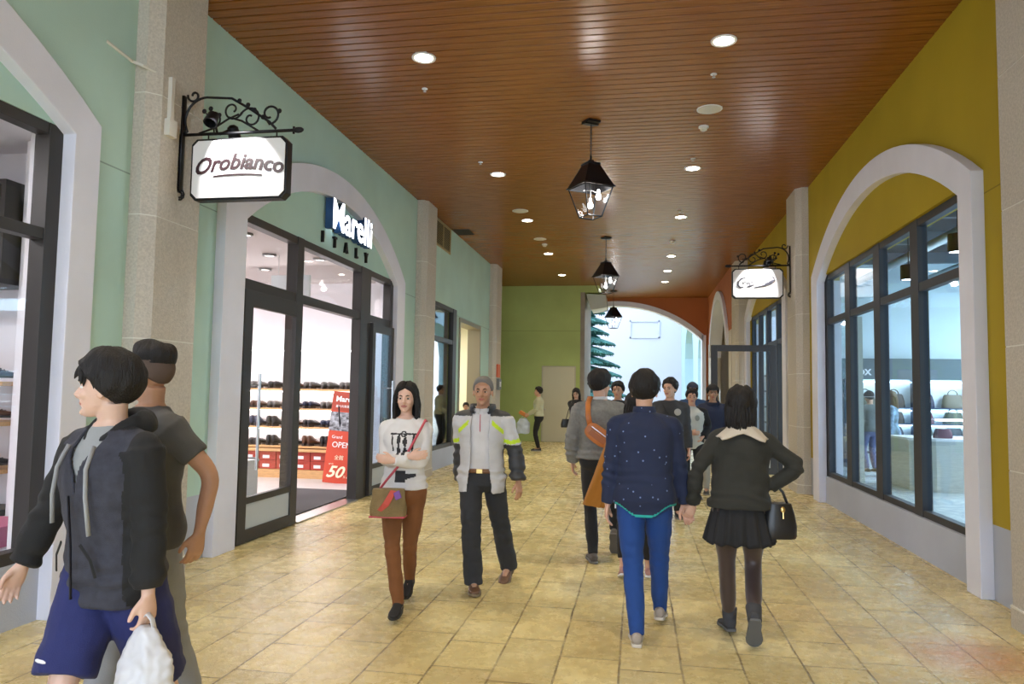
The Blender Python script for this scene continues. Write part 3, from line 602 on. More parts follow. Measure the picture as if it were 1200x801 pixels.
# ------------------------------------------------------------ ceiling fixtures
LENS = emis('downlight_lens', (1, .90, .70), 30)
DL = [(-2.25, 3.6), (-2.25, 7.4), (-2.25, 11.66), (-2.25, 14.92), (-2.25, 18.6), (-2.25, 22.05), (.83, 3.6), (.83, 7.43), (.83, 11.69), (.83, 14.93), (.83, 19.2), (.83, 21.5), (.83, 23.6), (-2.25, -.4), (.83, -.4)]
for i, (x, y) in enumerate(DL):
    if i in (0, 6, 13, 14): nm = 'behind the view'
    t = empty('ceiling_downlight', (x, y, H))
    side = 'left' if x < 0 else 'right'; row = [q[1] for q in sorted(DL, key=lambda a: a[1]) if (q[0] < 0) == (x < 0) and q[1] > 5]
    n = row.index(y) if y in row else -1
    tag(t, 'round lit downlight in the timber ceiling, %s row, %s from the camera' % (side, ORD[n]) if n >= 0 else 'round downlight above the camera, %s row, %s' % (side, 'over the nearest pilaster' if y > 2 else 'farther behind'), 'light', 'lit ceiling downlights')
    M().lathe([(.125, -.012), (.128, .0), (.128, .02), (.10, .02), (.098, -.008), (.125, -.012)], n=28, caps=False).build('trim_ring', WHITE, t, smooth=True)
    M().lathe([(.098, -.003), (.001, -.004)], n=28).build('lens', LENS, t)
    light('SPOT', 'lamp', (0, 0, -.03), DOWN_W, (1, .87, .64), t, spot_size=math.radians(104), spot_blend=1.0, shadow_soft_size=.09)
def disc(name, x, y, r_, label, cat, m_, drop=.012):
    t = empty(name, (x, y, H)); tag(t, label, cat)
    M().lathe([(r_, -.002), (r_*1.03, 0), (r_*.97, -drop), (r_*.8, -drop*1.3), (.001, -drop*1.4)], n=28).build('grille', m_, t, smooth=True)
    M().lathe([(r_*1.12, .01), (r_*1.12, -.004), (r_, -.006), (r_, .01)], n=28, caps=False).build('rim', WHITE, t, smooth=True)
GRI = mat('speaker_grille', (.62, .60, .54), .6)
disc('ceiling_speaker', .86, 9.25, .14, 'round ceiling speaker on the right, between near downlights', 'speaker', GRI)
disc('ceiling_speaker', -2.27, 14.12, .14, 'round ceiling speaker on the left in front of the third downlight', 'speaker', GRI)
disc('ceiling_speaker', -2.23, 16.8, .13, 'round ceiling speaker on the left beyond the third downlight', 'speaker', GRI)
for x, y, lb in ((.84, 9.85, 'white smoke detector on the right near the speaker'), (-2.2, 17.4, 'white smoke detector in the left part of the ceiling'), (.77, 17.3, 'white smoke detector in the right part, farther away')):
    t = empty('smoke_detector', (x, y, H)); tag(t, lb, 'smoke detector')
    M().lathe([(.065, .005), (.065, -.02), (.05, -.028)], n=20).build('base', WHITE, t, smooth=True); M().lathe([(.042, -.028), (.045, -.05), (.03, -.06), (.001, -.062)], n=20).build('head', mat('ivory', (.7, .68, .6), .5), t, smooth=True)
for x, y, lb in ((-2.47, 8.19, 'small sprinkler head on the left, nearest'), (.81, 8.22, 'small sprinkler head on the right, nearest'), (-2.4, 11.0, 'small sprinkler head on the left, next along'), (.8, 11.2, 'small sprinkler head on the right, next along'), (.78, 14.4, 'small sprinkler head on the right before the third downlight')):
    t = empty('sprinkler', (x, y, H)); tag(t, lb, 'sprinkler')
    M().lathe([(.035, .005), (.035, -.006), (.012, -.012)], n=16).build('flange', WHITE, t, smooth=True); M().tube([(0, 0, -.01), (0, 0, -.035)], .008, 8).lathe([(.02, -.035), (.001, -.039)], n=12).build('nozzle', STEEL, t)
# ------------------------------------------------------------ lanterns
def lantern(x, y, zt, label):
    t = empty('hanging_lantern', (x, y, H)); tag(t, label, 'lantern', 'hanging lanterns'); t.rotation_euler = (0, 0, .62)
    A = zt-H     # roof apex
    M().box(-.09, .09, -.09, .09, -.03, .01).box(-.10, .10, -.025, .025, -.045, -.03).build('canopy', BLACK, t, bevel=.003)
    ch = M(); z = -.04; i = 0
    while z > A+.06:
        n = 10; cc_ = (0, 0, z-.022); ax = (1, 0) if i % 2 else (0, 1)
        ch.tube([(ax[0]*.010*math.cos(2*PI*k/n), ax[1]*.010*math.cos(2*PI*k/n), z-.022+.024*math.sin(2*PI*k/n)) for k in range(n+1)], .0035, 5, caps=False); z -= .036; i += 1
    ch.build('chain', BLACK, t)
    rf = M()
    def sq(h, z): return [(-h, -h, z), (h, -h, z), (h, h, z), (-h, h, z)]
    rf.ring([sq(.02, A), sq(.035, A-.03), sq(.075, A-.045)]); rf.ring([sq(.085, A-.045), sq(.095, A-.06), sq(.09, A-.075)])
    rf.ring([sq(.085, A-.07), sq(.215, A-.35), sq(.23, A-.36), sq(.23, A-.375), sq(.20, A-.375), sq(.075, A-.09)], caps=False)
    rf.tube([(0, 0, A-.0), (0, 0, A+.05)], .014, 8); rf.build('roof', BLACK, t)
    fr = M(); a, b, z1, z2 = .205, .105, A-.375, A-.75
    for sx in (-1, 1):
        for sy in (-1, 1): fr.tube([(sx*a, sy*a, z1), (sx*b, sy*b, z2)], .009, 4)
    for h, z in ((a, z1), (b, z2)):
        q = sq(h, z); 
        for k in range(4): fr.tube([q[k], q[(k+1) % 4]], .010, 4)
    fr.build('cage', BLACK, t)
    for k in range(4):
        q1, q2 = sq(a, z1), sq(b, z2); M().add([q1[k], q1[(k+1) % 4], q2[(k+1) % 4], q2[k]], [[0, 1, 2, 3]]).build('pane', GLASS, t, recalc=False)
    M().tube([(0, 0, A-.08), (0, 0, A-.50)], .006, 6).tube([(-.11, 0, A-.42), (0, 0, A-.40), (.11, 0, A-.42)], .006, 6).build('bulb_arm', STEEL, t)
    for bx, bz in ((-.0, -.60), (.12, -.47)):
        M().tube([(bx, 0, A+bz+.09), (bx, 0, A+bz+.04)], .016, 10).ell((bx, 0, A+bz), (.035, .035, .042), 14).build('bulb', emis('bulb', (1, .96, .92), 14), t, smooth=True)
    light('POINT', 'lamp', (0, 0, A-.60), 14, (1, .93, .85), t, shadow_soft_size=.05)
lantern(-.61, 9.48, 4.61, 'nearest black four-sided lantern hanging from the ceiling on a chain')
lantern(-.72, 16.76, 4.60, 'middle black lantern hanging farther along the ceiling')
lantern(-.83, 25.6, 4.58, 'farthest black lantern hanging in front of the bright arch')
# ------------------------------------------------------------ hanging shop signs
def spiral(c, r0, r1, a0, a1, n=22):
    return [(c[0]+(r0+(r1-r0)*i/n)*math.cos(a0+(a1-a0)*i/n), 0, c[1]+(r0+(r1-r0)*i/n)*math.sin(a0+(a1-a0)*i/n)) for i in range(n+1)]
def scroll_bracket(parent):      # local: x away from wall, z up; wall plane x=0, bar at z=0
    b = M(); 
    b.box(-.005, .02, -.02, .02, -.48, .34); b.box(-.008, .0, -.035, .035, -.50, .0)
    b.tube([(0, 0, 0), (1.02, 0, 0)], .014, 8); b.ell((1.06, 0, 0), (.05, .02, .026), 10); b.tube([(1.02, 0, -.03), (1.02, 0, .03)], .01, 6)
    b.tube([(.02, 0, .0)]+spiral((.22, .12), .19, .2, PI*1.15, PI*.5, 14)+[(.45, 0, .30), (.62, 0, .20), (.80, 0, .08), (.86, 0, .02)], .011, 6)
    b.tube(spiral((.10, .34), .015, .06, PI*3, PI*.95, 18), .010, 6); b.tube(spiral((.0, -.52), .02, .05, -PI*2.5, PI*.5, 14), .009, 6)
    b.tube([(.78, 0, .09)]+spiral((.80, .15), .09, .03, -PI*.5, PI*1.6), .010, 6)
    b.tube(spiral((.46, .20), .09, .02, -PI*.1, -PI*2.3), .009, 6); b.tube(spiral((.63, .12), .10, .02, PI*.9, -PI*1.6), .009, 6)
    b.tube([(.16, 0, .01), (.3, 0, .05), (.42, 0, .12), (.52, 0, .16)], .009, 6); b.tube([(.42, 0, .14), (.55, 0, .10), (.70, 0, .01)], .009, 6); b.tube(spiral((.28, .13), .08, .02, -PI*.4, PI*1.8), .009, 6)
    for x, z in ((.20, .20), (.26, .22), (.24, .13), (.34, .16)): b.tube([(.30, 0, .0), (.29, 0, z*.5), (x, 0, z)], .006, 5)
    for x, z in ((.20, .20), (.26, .22), (.24, .13), (.34, .16), (.52, .275), (.66, .19), (.885, .17), (.60, .235), (.74, .125)): b.ell((x, 0, z), (.022, .012, .022), 8)
    b.build('bracket', BLACK, parent, smooth=2)
def sign(name, loc, rz, label, w=.84, h=.50, ls=-1):
    t = empty(name, loc, rz); tag(t, label, 'sign'); x0 = .14; z1 = -.07; c = .045
    def octo(x0, x1, za, zb, c, y): return [(x0+c, y, za), (x1-c, y, za), (x1, y, za+c), (x1, y, zb-c), (x1-c, y, zb), (x0+c, y, zb), (x0, y, zb-c), (x0, y, za+c)]
    M().prism(octo(x0-.012, x0+w+.012, z1-h-.012, z1+.012, c, -.045), (0, .09, 0)).build('frame', BLACK, t, bevel=.003)
    for y in (-.052, .046): M().prism(octo(x0+.006, x0+w-.006, z1-h+.006, z1-.006, c, y), (0, .006, 0)).build('face', mat('sign_face', (.84, .83, .84), .35), t)
    for x in (.25, .25+w-.22): M().tube([(x, 0, z1), (x, 0, 0)], .006, 6).build('hook', BLACK, t)
    scroll_bracket(t)
    for s in (-1, 1):
        M().tube([(.34, s*.02, .0), (.38, s*.15, .10)], .010, 6).build('lamp_arm', BLACK, t)
        q = M(); q.T = Matrix.Translation((.38, s*.17, .06)) @ Matrix.Rotation(s*.5, 4, 'X'); q.lathe([(.02, .07), (.045, .05), (.055, -.05), (.05, -.05), (.04, .03), (.001, .03)], n=16).build('lamp_head', BLACK, t, smooth=True)
    d = V((.56, .0, z1-h*.45)); src = V((.46, .36*ls, .10)); rt = (d-src).to_track_quat('-Z', 'Y').to_euler()
    light('SPOT', 'sign_lamp', src, 40, (1, .98, .95), t, rot=rt, spot_size=math.radians(72), spot_blend=.25, shadow_soft_size=.02)
    return t, x0, z1
t, x0, z1 = sign('hanging_sign', (XL+.19, 5.66, 3.74), 0, 'white hanging sign board reading Orobianco on a scrolled black bracket')
INK = mat('sign_ink', (.03, .01, .015), .5)
text('lettering', 'Orobianco', .185, INK, (x0+.42, -.056, z1-.30), (PI/2, 0, 0), t, shear=.3, bold=.0045, sx=.98, extrude=.002, curve=lambda x: .045-.32*x*x)
q = M(); pts = [(-.22+.44*i/16) for i in range(17)]
q.strip([(x0+.42+x, -.058, z1-.325-.28*x*x+.028) for x in pts], [(x0+.42+x, -.058, z1-.337-.28*x*x+.028-.004*math.sin(PI*(x+.22)/.44)) for x in pts], (0, .003, 0)); q.build('underline', INK, t)
# conduit beside the left bracket
tag(M().box(XL+.19, XL+.225, 5.45, 5.49, 3.78, 4.16).tube([(XL+.19, 5.47, 4.15), (XL+.10, 5.24, 4.17), (XL+.02, 5.22, 4.2), (XL+.0, 4.95, 4.24)], .013, 8).box(XL+.19, XL+.24, 5.42, 5.52, 3.66, 3.80).build('cable_conduit', mat('ivory_conduit', (.68, .66, .60), .6), smooth=1), 'ivory cable conduit beside the left sign bracket', 'conduit')
t, x0, z1 = sign('hanging_sign', (XR-.2, 13.5, 3.88), PI, 'white hanging sign board with a script logo on the right side', ls=1)
# seen from its other face: local +Y side faces the camera
q = M()
def stroke(pts, wd): 
    q.tube([(x0+.42-a, .055, z1-.25+b) for a, b in pts], [max(.007, 1.5*wd*(.35+.65*math.sin(PI*i/(len(pts)-1)))) for i in range(len(pts))], 6)
stroke([(-.20+.0, .10), (-.27, .09), (-.325, .03), (-.33, -.03), (-.29, -.07), (-.24, -.06)], .013)
stroke([(-.25, .03), (-.24, -.01), (-.22, .02), (-.20, .03)], .007); stroke([(-.18, .02), (-.17, -.015), (-.15, .02), (-.13, -.01), (-.11, .02), (-.09, .025), (-.07, .045)], .007)
stroke([(-.18, -.06), (-.13, -.045), (-.06, -.025)], .010)
stroke([(.22, .12), (.27, .10), (.28, .055), (.22, .005), (.12, -.035), (.02, -.06), (-.06, -.075)], .012); stroke([(.25, .07), (.20, .02), (.12, -.01)], .006)
q.build('script_logo', mat('logo_ink', (.06, .06, .08), .5), t)
# ------------------------------------------------------------ Marelli fascia letters
mf = empty('shop_sign', (XL, 9.72, 3.66)); tag(mf, 'white illuminated block letters Marelli over small dark ITALY letters', 'sign'); mf.rotation_euler = (0, 0, PI/2)
me = text_mesh('Marelli', .55, extrude=.055, bold=.012, sx=.98); me.transform(Matrix.Translation((0, -.075, .04)) @ Matrix.Rotation(PI/2, 4, 'X')); me.materials.clear()
me.materials.append(mat('letter_blue_side', (.03, .10, .30), .4)); me.materials.append(emis('letter_face', (.90, .93, 1), 3.2))
for p in me.polygons: p.material_index = 1 if p.normal.y < -.9 else 0
link(bpy.data.objects.new('letters', me), mf)
for i, ch in enumerate('ITALY'):
    me = text_mesh(ch, .20, extrude=.02, bold=.006, sx=.7); me.transform(Matrix.Translation((-.78+.39*i, -.022, -.165)) @ Matrix.Rotation(PI/2, 4, 'X')); me.materials.clear(); me.materials.append(BLACK); link(bpy.data.objects.new('small_letter', me), mf)
# ------------------------------------------------------------ vent, alarm box, etc
t = empty('air_vent', (XL, 14.35, 4.55)); tag(t, 'tan louvred air vent high on the left wall under the ceiling', 'vent')
VM = mat('tan_metal', (.40, .33, .16), .5)
M().box(0, .02, 0, .05, 0, .55).box(0, .02, 1.15, 1.2, 0, .55).box(0, .02, .05, 1.15, 0, .04).box(0, .02, .05, 1.15, .51, .55).box(0, .02, .58, .62, .04, .51).build('frame', VM, t)
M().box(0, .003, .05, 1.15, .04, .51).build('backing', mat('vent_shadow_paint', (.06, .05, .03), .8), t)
lv = M()
for i in range(14): z = .05+i*.034; lv.add([(.004, .05, z+.02), (.018, .05, z), (.018, 1.15, z), (.004, 1.15, z+.02), (.004, .05, z+.024), (.018, .05, z+.006), (.018, 1.15, z+.006), (.004, 1.15, z+.024)], [[0, 1, 2, 3], [7, 6, 5, 4], [0, 4, 5, 1], [3, 2, 6, 7], [1, 5, 6, 2], [0, 3, 7, 4]])
lv.build('louvres', VM, t)
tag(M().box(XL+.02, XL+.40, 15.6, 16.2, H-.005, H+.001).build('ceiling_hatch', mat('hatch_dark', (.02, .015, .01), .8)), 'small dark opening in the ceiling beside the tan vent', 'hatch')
t = empty('fire_alarm', (XL+.19, 20.35, 1.9)); tag(t, 'red fire alarm plate over a grey box on the far left pilaster', 'alarm')
M().box(0, .04, -.2, .2, .1, .46).build('alarm_plate', mat('alarm_red', (.62, .12, .05), .5), t, bevel=.01); M().box(0, .08, -.16, .20, -.25, .06).build('grey_box', mat('box_grey', (.18, .20, .22), .5), t, bevel=.01); M().box(.08, .085, -.08, .12, -.16, -.02).build('box_label', WHITE, t)
# ------------------------------------------------------------ big fir tree in the courtyard
tr = empty('fir_tree', (-3.1, 38, 0)); tag(tr, 'tall blue-green artificial fir tree in the bright courtyard', 'tree')
M().tube([(0, 0, 0), (0, 0, 10)], [.22, .05], 10).build('trunk', mat('bark', (.10, .07, .05), .9), tr)
NEED = mat('fir_needles', (.035, .13, .12), .8, noise_s=2.5, noise_a=.5)
fo = M(); rg = random.Random(5)
for L_ in range(19):
    z = 1.0+L_*.50; Rr = max(.3, 2.65*(1-(z-1)/10.2)); nb = max(6, int(13*Rr/1.8)+4)
    for k in range(nb):
        a = 2*PI*(k+rg.random()*.5)/nb+L_; R_ = Rr*rg.uniform(.85, 1.12); dz = -R_*.22+rg.uniform(-.05, .05); w = .13
        pts = [V((math.cos(a)*R_*t_, math.sin(a)*R_*t_, z+dz*t_**.8+.16*max(0, t_-.75))) for t_ in (0.05, .3, .55, .8, 1.0)]
        fo.tube(pts, [(.16, .10), (.2, .12), (.19, .11), (.13, .08), (.03, .03)], 6)
        for t_ in (.3, .42, .54, .66, .78, .9, .98):   # side sprays
            c_ = V((math.cos(a)*R_*t_, math.sin(a)*R_*t_, z+dz*t_**.8))
            for s in (-1, 1):
                dr = V((math.cos(a+s*.8), math.sin(a+s*.8), -.28)); ln = .5*(1.15-t_)*min(1, R_)+.10
                fo.tube([c_, c_+dr*ln*.6, c_+dr*ln], [(.07, .05), (.06, .045), (.01, .01)], 4)
            fo.tube([c_, c_+V((math.cos(a)*.08, math.sin(a)*.08, -.16))], [(.05, .05), (.01, .01)], 4)
fo.build('foliage', NEED, tr, recalc=False)
# ------------------------------------------------------------ people
def remesh(mb, vox, it=2, fac=.5):
    me = mb.mesh('tmp'); o = bpy.data.objects.new('tmp', me); COL.objects.link(o)
    r_ = o.modifiers.new('r', 'REMESH'); r_.mode = 'VOXEL'; r_.voxel_size = vox; r_.use_smooth_shade = True
    if it: s_ = o.modifiers.new('s', 'SMOOTH'); s_.factor = fac; s_.iterations = it
    bpy.context.view_layer.update(); out = eval_mesh(o); bpy.data.objects.remove(o); return out
def sstep(a, b, x): t = max(0, min(1, (x-a)/(b-a))); return t*t*(3-2*t)
def lerp(a, b, t): return a+(b-a)*t
def ik(a, b, l1, l2, pole):
    d = b-a; L = d.length
    if L > (l1+l2)*.999: b = a+d.normalized()*(l1+l2)*.999; d = b-a; L = d.length
    if L < abs(l1-l2)+.02: L = abs(l1-l2)+.02
    n = d.normalized(); x = (l1*l1-l2*l2+L*L)/(2*L); h = math.sqrt(max(0, l1*l1-x*x))
    p = V(pole); p = p-n*p.dot(n); p = p.normalized() if p.length > 1e-6 else n.orthogonal()
    return a+n*x+p*h, b
def set_mats(me, mats, fn):
    me.materials.clear()
    for m in mats: me.materials.append(m)
    if fn:
        for p in me.polygons: p.material_index = fn(p.center, p.normal)
def obj_from(me, name, parent):
    me.name = name; me.polygons.foreach_set('use_smooth', [True]*len(me.polygons)); o = bpy.data.objects.new(name, me); link(o, parent); return o
def disp(me, fn):
    me.update(); vs = [(v.co.copy(), v.normal.copy()) for v in me.vertices]
    for v, (c_, n) in zip(me.vertices, vs): v.co = c_+n*fn(c_, n)
    me.update()
SKIN = {k: mat('skin_'+k, c_, .5, sss=.12, noise_s=18, noise_a=.06) for k, c_ in {'light': (.62, .36, .25), 'tan': (.48, .26, .16), 'fair': (.68, .44, .34)}.items()}
LIP = mat('lip', (.42, .14, .12), .45); HAIRB = mat('black_hair', (.012, .010, .010), .6, spec=.35, bump=.7, bump_s=60, stretch=(3, 3, .35)); HAIRG = mat('grey_hair', (.16, .15, .14), .6)
EYEW = mat('eye_white', (.7, .68, .66), .25); EYED = mat('eye_dark', (.015, .008, .005), .15)

TORSO_M = [(.80, .060, .06, 0), (.84, .150, .100, 0), (.90, .168, .118, -.005), (.96, .166, .118, -.004), (1.03, .152, .106, .0), (1.10, .146, .102, .004), (1.18, .152, .108, .006), (1.26, .166, .116, .006), (1.34, .174, .118, .0), (1.39, .164, .104, -.006), (1.42, .140, .090, -.010), (1.45, .105, .074, -.012), (1.475, .078, .062, -.012), (1.50, .058, .056, -.008)]
TORSO_F = [(.80, .060, .06, 0), (.84, .150, .105, 0), (.90, .172, .122, -.010), (.96, .164, .116, -.008), (1.03, .138, .098, .0), (1.10, .124, .090, .004), (1.18, .130, .096, .010), (1.26, .144, .116, .020), (1.31, .148, .120, .020), (1.36, .148, .104, .004), (1.40, .134, .090, -.006), (1.43, .104, .074, -.010), (1.46, .074, .060, -.012), (1.50, .050, .050, -.008)]

class Person:
    def __init__(s, label, loc, heading, H_=1.75, sex='m', skin='light', lean=.03, twist=0, side=0, head=(0, 0, 0), feet=None, hands=None, elbow=None, pelvis_dz=0, near=True, build=1.0, curl=(.5, .5), handdir=(None, None), palm=(None, None), group=None, seated=False):
        s.k = H_/1.75; s.sex = sex; s.near = near; s.bw = build
        s.root = empty('person', (*loc, 0), heading); tag(s.root, label, 'person', group)
        s.Minv = (Matrix.Translation((*loc, 0)) @ Matrix.Rotation(heading, 4, 'Z')).inverted()
        k = s.k
        def W2L(p): return s.Minv @ V(p)
        s.P = V((0, 0, (.93+pelvis_dz)*k))
        s.Rs = Matrix.Rotation(twist, 3, 'Z') @ Matrix.Rotation(-lean, 3, 'X') @ Matrix.Rotation(side, 3, 'Y')
        sw = (.178 if sex == 'm' else .155)*k*(.5+.5*build)
        s.N = s.P+s.Rs @ V((0, -.01*k, .555*k)); s.Sh = [s.P+s.Rs @ V((q*sw, -.008*k, .468*k)) for q in (-1, 1)]
        s.Hc = s.N+s.Rs @ V((0, .015*k, .143*k))
        hy, hp, hr = head; s.Rh = Matrix.Rotation(hy, 3, 'Z') @ Matrix.Rotation(hp, 3, 'X') @ Matrix.Rotation(hr, 3, 'Y')
        s.Hp = [s.P+V((q*.092*k, 0, -.02*k)) for q in (-1, 1)]
        # feet: (world ankle point, pitch down of toes, toe yaw) or None
        s.An = []; s.Kn = []; s.ft = []
        for i, q in enumerate((-1, 1)):
            fdef = feet[i] if feet and feet[i] else None
            a = W2L(fdef[0]) if fdef else V((q*.10*k, 0, .085*k)); pt_ = fdef[1] if fdef else 0; yw = fdef[2] if fdef and len(fdef) > 2 else -q*.12
            kn, a = ik(s.Hp[i], a, .43*k, .42*k, (q*.08+math.sin(-yw)*.5, 1, 0)); s.An.append(a); s.Kn.append(kn); s.ft.append((pt_, yw))
        s.Wr = []; s.El = []; s.hd = []; s.pn = []; s.curl = curl
        for i, q in enumerate((-1, 1)):
            w = W2L(hands[i]) if hands and hands[i] else V((q*.24*k, .04*k, .84*k))
            pole = V(elbow[i]) if elbow and elbow[i] else V((q*.35, -1, -.1))
            e, w = ik(s.Sh[i], w, .285*k, .255*k, pole); s.El.append(e); s.Wr.append(w)
            d = V(handdir[i]).normalized() if handdir[i] else (w-e).normalized()
            n = V(palm[i]) if palm[i] else V((-q, 0, 0)); n = (n-d*n.dot(d)).normalized()
            s.hd.append(d); s.pn.append(n)
        s.skin_m = SKIN[skin]
        s.body()
    def tp(s, x, y, z):   # torso point: nominal units of a 1.75 m figure
        p = V((x, y, z-.93))*s.k
        t = sstep(.88, 1.12, z)
        q = s.Rs @ p; return s.P+p.lerp(q, t)
    def torso_rows(s, z0, z1, infl, rows=None, shape=None):
        rows = rows or (TORSO_M if s.sex == 'm' else TORSO_F); out = []; zs = [r_[0] for r_ in rows]
        def at(z):
            z = max(zs[0], min(zs[-1], z))
            for i in range(len(rows)-1):
                if rows[i][0] <= z <= rows[i+1][0]:
                    t = (z-rows[i][0])/(rows[i+1][0]-rows[i][0]); return [lerp(rows[i][j], rows[i+1][j], t) for j in range(1, 4)]
        n = max(2, int((z1-z0)/.03)); 
        for i in range(n+1):
            z = z0+(z1-z0)*i/n; w, d, yo = at(z); b = s.bw
            ii = infl*(1-.62*sstep(1.36, 1.47, z)); w = w*lerp(b, 1, sstep(1.38, 1.46, z))+ii; d = d*(.4+.6*b)+ii
            if shape:
                w2, d2, yo = shape(z, w, d, yo); kz = 1-sstep(1.30, 1.42, z); w = lerp(w, w2, kz); d = lerp(d, d2, kz)
            ring = []
            for j in range(28):
                a = 2*PI*j/28; c_, s_ = math.cos(a), math.sin(a)
                ring.append(s.tp(w*abs(c_)**.85*(1 if c_ > 0 else -1), yo+d*abs(s_)**.9*(1 if s_ > 0 else -1), z))
            out.append(ring)
        return out
    def limb(s, mb, a, b, c_, r_, n=14, t0=0, t1=2, jr=None):
        """tube a-b-c; r_ = radii at t = 0, .5, 1, 1.5, 2; keeps t0..t1"""
        pts, rad = [], []; N_ = 20
        for i in range(N_+1):
            t = t0+(t1-t0)*i/N_
            # rounded joint
            if t <= 1: p = a.lerp(b, t)
            else: p = b.lerp(c_, t-1)
            if abs(t-1) < .22:
                h = (t-.78)/.44; p = a.lerp(b, .78).lerp(b, h).lerp(b.lerp(c_, h*.22), h)
            x = t*2; j = min(3, int(x)); f_ = x-j; f_ = f_*f_*(3-2*f_)
            pts.append(p); rad.append(lerp(r_[j], r_[j+1], f_)*s.k)
        mb.tube(pts, rad, n)
    def hand(s, mb, i):
        k = s.k*(1 if s.sex == 'm' else .9); w = s.Wr[i]; d = s.hd[i]; n = s.pn[i]; q = (-1, 1)[i]
        l = d.cross(n)*(1 if q > 0 else -1)*1.0; l.normalize()
        c_ = s.curl[i]
        def ringp(o_, wd, th): return [w+d*o_*k+l*(wd*k*math.cos(a))+n*(th*k*math.sin(a)) for a in [2*PI*j/12 for j in range(12)]]
        mb.ring([ringp(-.03, .027, .022), ringp(0, .027, .020), ringp(.03, .036, .017), ringp(.06, .041, .016), ringp(.085, .040, .013), ringp(.093, .034, .009)])
        for j, (off, ln, rr) in enumerate(((.030, .072, .0088), (.010, .080, .0090), (-.010, .075, .0086), (-.029, .060, .0078))):
            p = w+d*.082*k+l*off*k; a = .15+c_*.35+.04*j; dr = (d*math.cos(a)+n*math.sin(a)+l*off*1.2).normalized(); pts = [p-dr*.01*k, p]; 
            for seg, fr in enumerate((.45, .30, .25)):
                p = p+dr*ln*fr*k; pts.append(p); a += c_*(.75, .65, .4)[seg]; dr = (d*math.cos(a)+n*math.sin(a)+l*off*1.2).normalized()
            mb.tube(pts, [rr*k*.9, rr*k*1.1, rr*k, rr*k*.92, rr*k*.72], 8)
        p = w+d*.022*k+l*.024*k; d1 = (d*.75+l*.60+n*.35).normalized(); d2 = (d*.92+l*.20+n*.4).normalized(); d3 = (d*.9+n*.5).normalized()
        mb.tube([p-d1*.01*k, p+d1*.022*k, p+d1*.042*k, p+d1*.042*k+d2*.028*k, p+d1*.042*k+d2*.028*k+d3*.018*k], [.014*k, .0135*k, .0115*k, .0105*k, .007*k], 8)
    def hp(s, x, y, z): return s.Hc+s.Rh @ (V((x, y, z))*s.k*(1.0 if s.sex == 'm' else .96))
    def body(s):
        mb = M(); k = s.k; b = .6+.4*s.bw; fem = s.sex == 'f'
        mb.ring(s.torso_rows(.81, 1.495, 0))
        for i in (0, 1):
            mb.tube([s.tp((i*2-1)*.015, -.012, 1.455), s.Sh[i].lerp(s.tp((i*2-1)*.02, -.012, 1.45), .5)+V((0, 0, .002*k)), s.Sh[i]], [.046*k, .046*k, (.050 if not fem else .043)*k], 14)
            ar = [.050*b, .043*b, .037*b, .034*b, .024] if not fem else [.042, .036, .031, .028, .021]
            s.limb(mb, s.Sh[i], s.El[i], s.Wr[i], ar); mb.ell(s.Sh[i], ((.052 if not fem else .045)*k,)*3, 12)
            lr = [.085*b, .072*b, .052, .050, .034] if not fem else [.088, .072, .050, .048, .031]
            s.limb(mb, s.Hp[i], s.Kn[i], s.An[i], lr)
            pt_, yw = s.ft[i]; fd = V((math.sin(-yw)*math.cos(pt_), math.cos(yw)*math.cos(pt_), -math.sin(pt_)))
            mb.tube([s.An[i]+V((0, -.02*k, 0)), s.An[i]+fd*.05*k-V((0, 0, .03*k)), s.An[i]+fd*.12*k-V((0, 0, .045*k))], [.036*k, .034*k, .02*k], 8)
            s.hand(mb, i)
        # neck and head
        hp = s.hp; hk = s.k
        mb.tube([s.N+s.Rs @ V((0, -.005, -.05*k)), s.N.lerp(hp(0, -.022, -.06), .5), hp(0, -.022, -.05)], [(.058 if not fem else .048)*k, (.054 if not fem else .045)*k, (.056 if not fem else .050)*k], 16)
        def E_(c_, r_): mb.ell(hp(*c_), [q*hk for q in r_], 18, rot=s.Rh)
        E_((0, -.012, .030), (.076, .097, .088))
        rows = [(.055, .068, .078, .010), (.02, .070, .078, .012), (-.01, .068, .076, .014), (-.04, .062, .070, .018), (-.07, .052, .058, .028), (-.093, .036, .040, .044), (-.110, .018, .024, .056), (-.116, .006, .010, .060)]
        mb.ring([[hp(w*abs(math.cos(a))**.85*(1 if math.cos(a) > 0 else -1), yo+d*math.sin(a), z) for a in [2*PI*j/22 for j in range(22)]] for z, w, d, yo in rows[::-1]])
        mb.tube([hp(0, .084, .012), hp(0, .097, -.010), hp(0, .108, -.030), hp(0, .098, -.042)], [.009*hk, .011*hk, .015*hk, .010*hk], 10)
        for q in (-1, 1):
            E_((q*.012, .094, -.036), (.009, .010, .007))
            mb.ell(hp(q*.081, -.006, -.012), (.009*hk, .019*hk, .032*hk), 12, rot=s.Rh @ Matrix.Rotation(.15, 3, 'X')); E_((q*.030, .082, .020), (.026, .010, .008)); E_((q*.036, .068, -.028), (.022, .020, .020))
        E_((0, .086, -.058), (.026, .012, .007)); E_((0, .084, -.068), (.022, .012, .007)); E_((0, .080, -.098), (.020, .016, .014))
        me = remesh(mb, (.0056 if s.near else .0085), 2, .5)
        ey = [hp(q*.031, .093, .000) for q in (-1, 1)]
        for v in me.vertices:
            for e in ey:
                dd = (v.co-e).length
                if dd < .035*hk: v.co -= (s.Rh @ V((0, 1, 0)))*.010*hk*math.exp(-(dd/(.014*hk))**2)
        lipc = hp(0, .094, -.063); RhT = s.Rh.transposed()
        def fm(c_, n):
            q = RhT @ (c_-lipc)/hk; return 1 if (q.x/.025)**2+(q.z/.0095)**2 < 1 and q.y > -.02 else 0
        set_mats(me, [s.skin_m, LIP], fm); s.bodyo = obj_from(me, 'body', s.root)
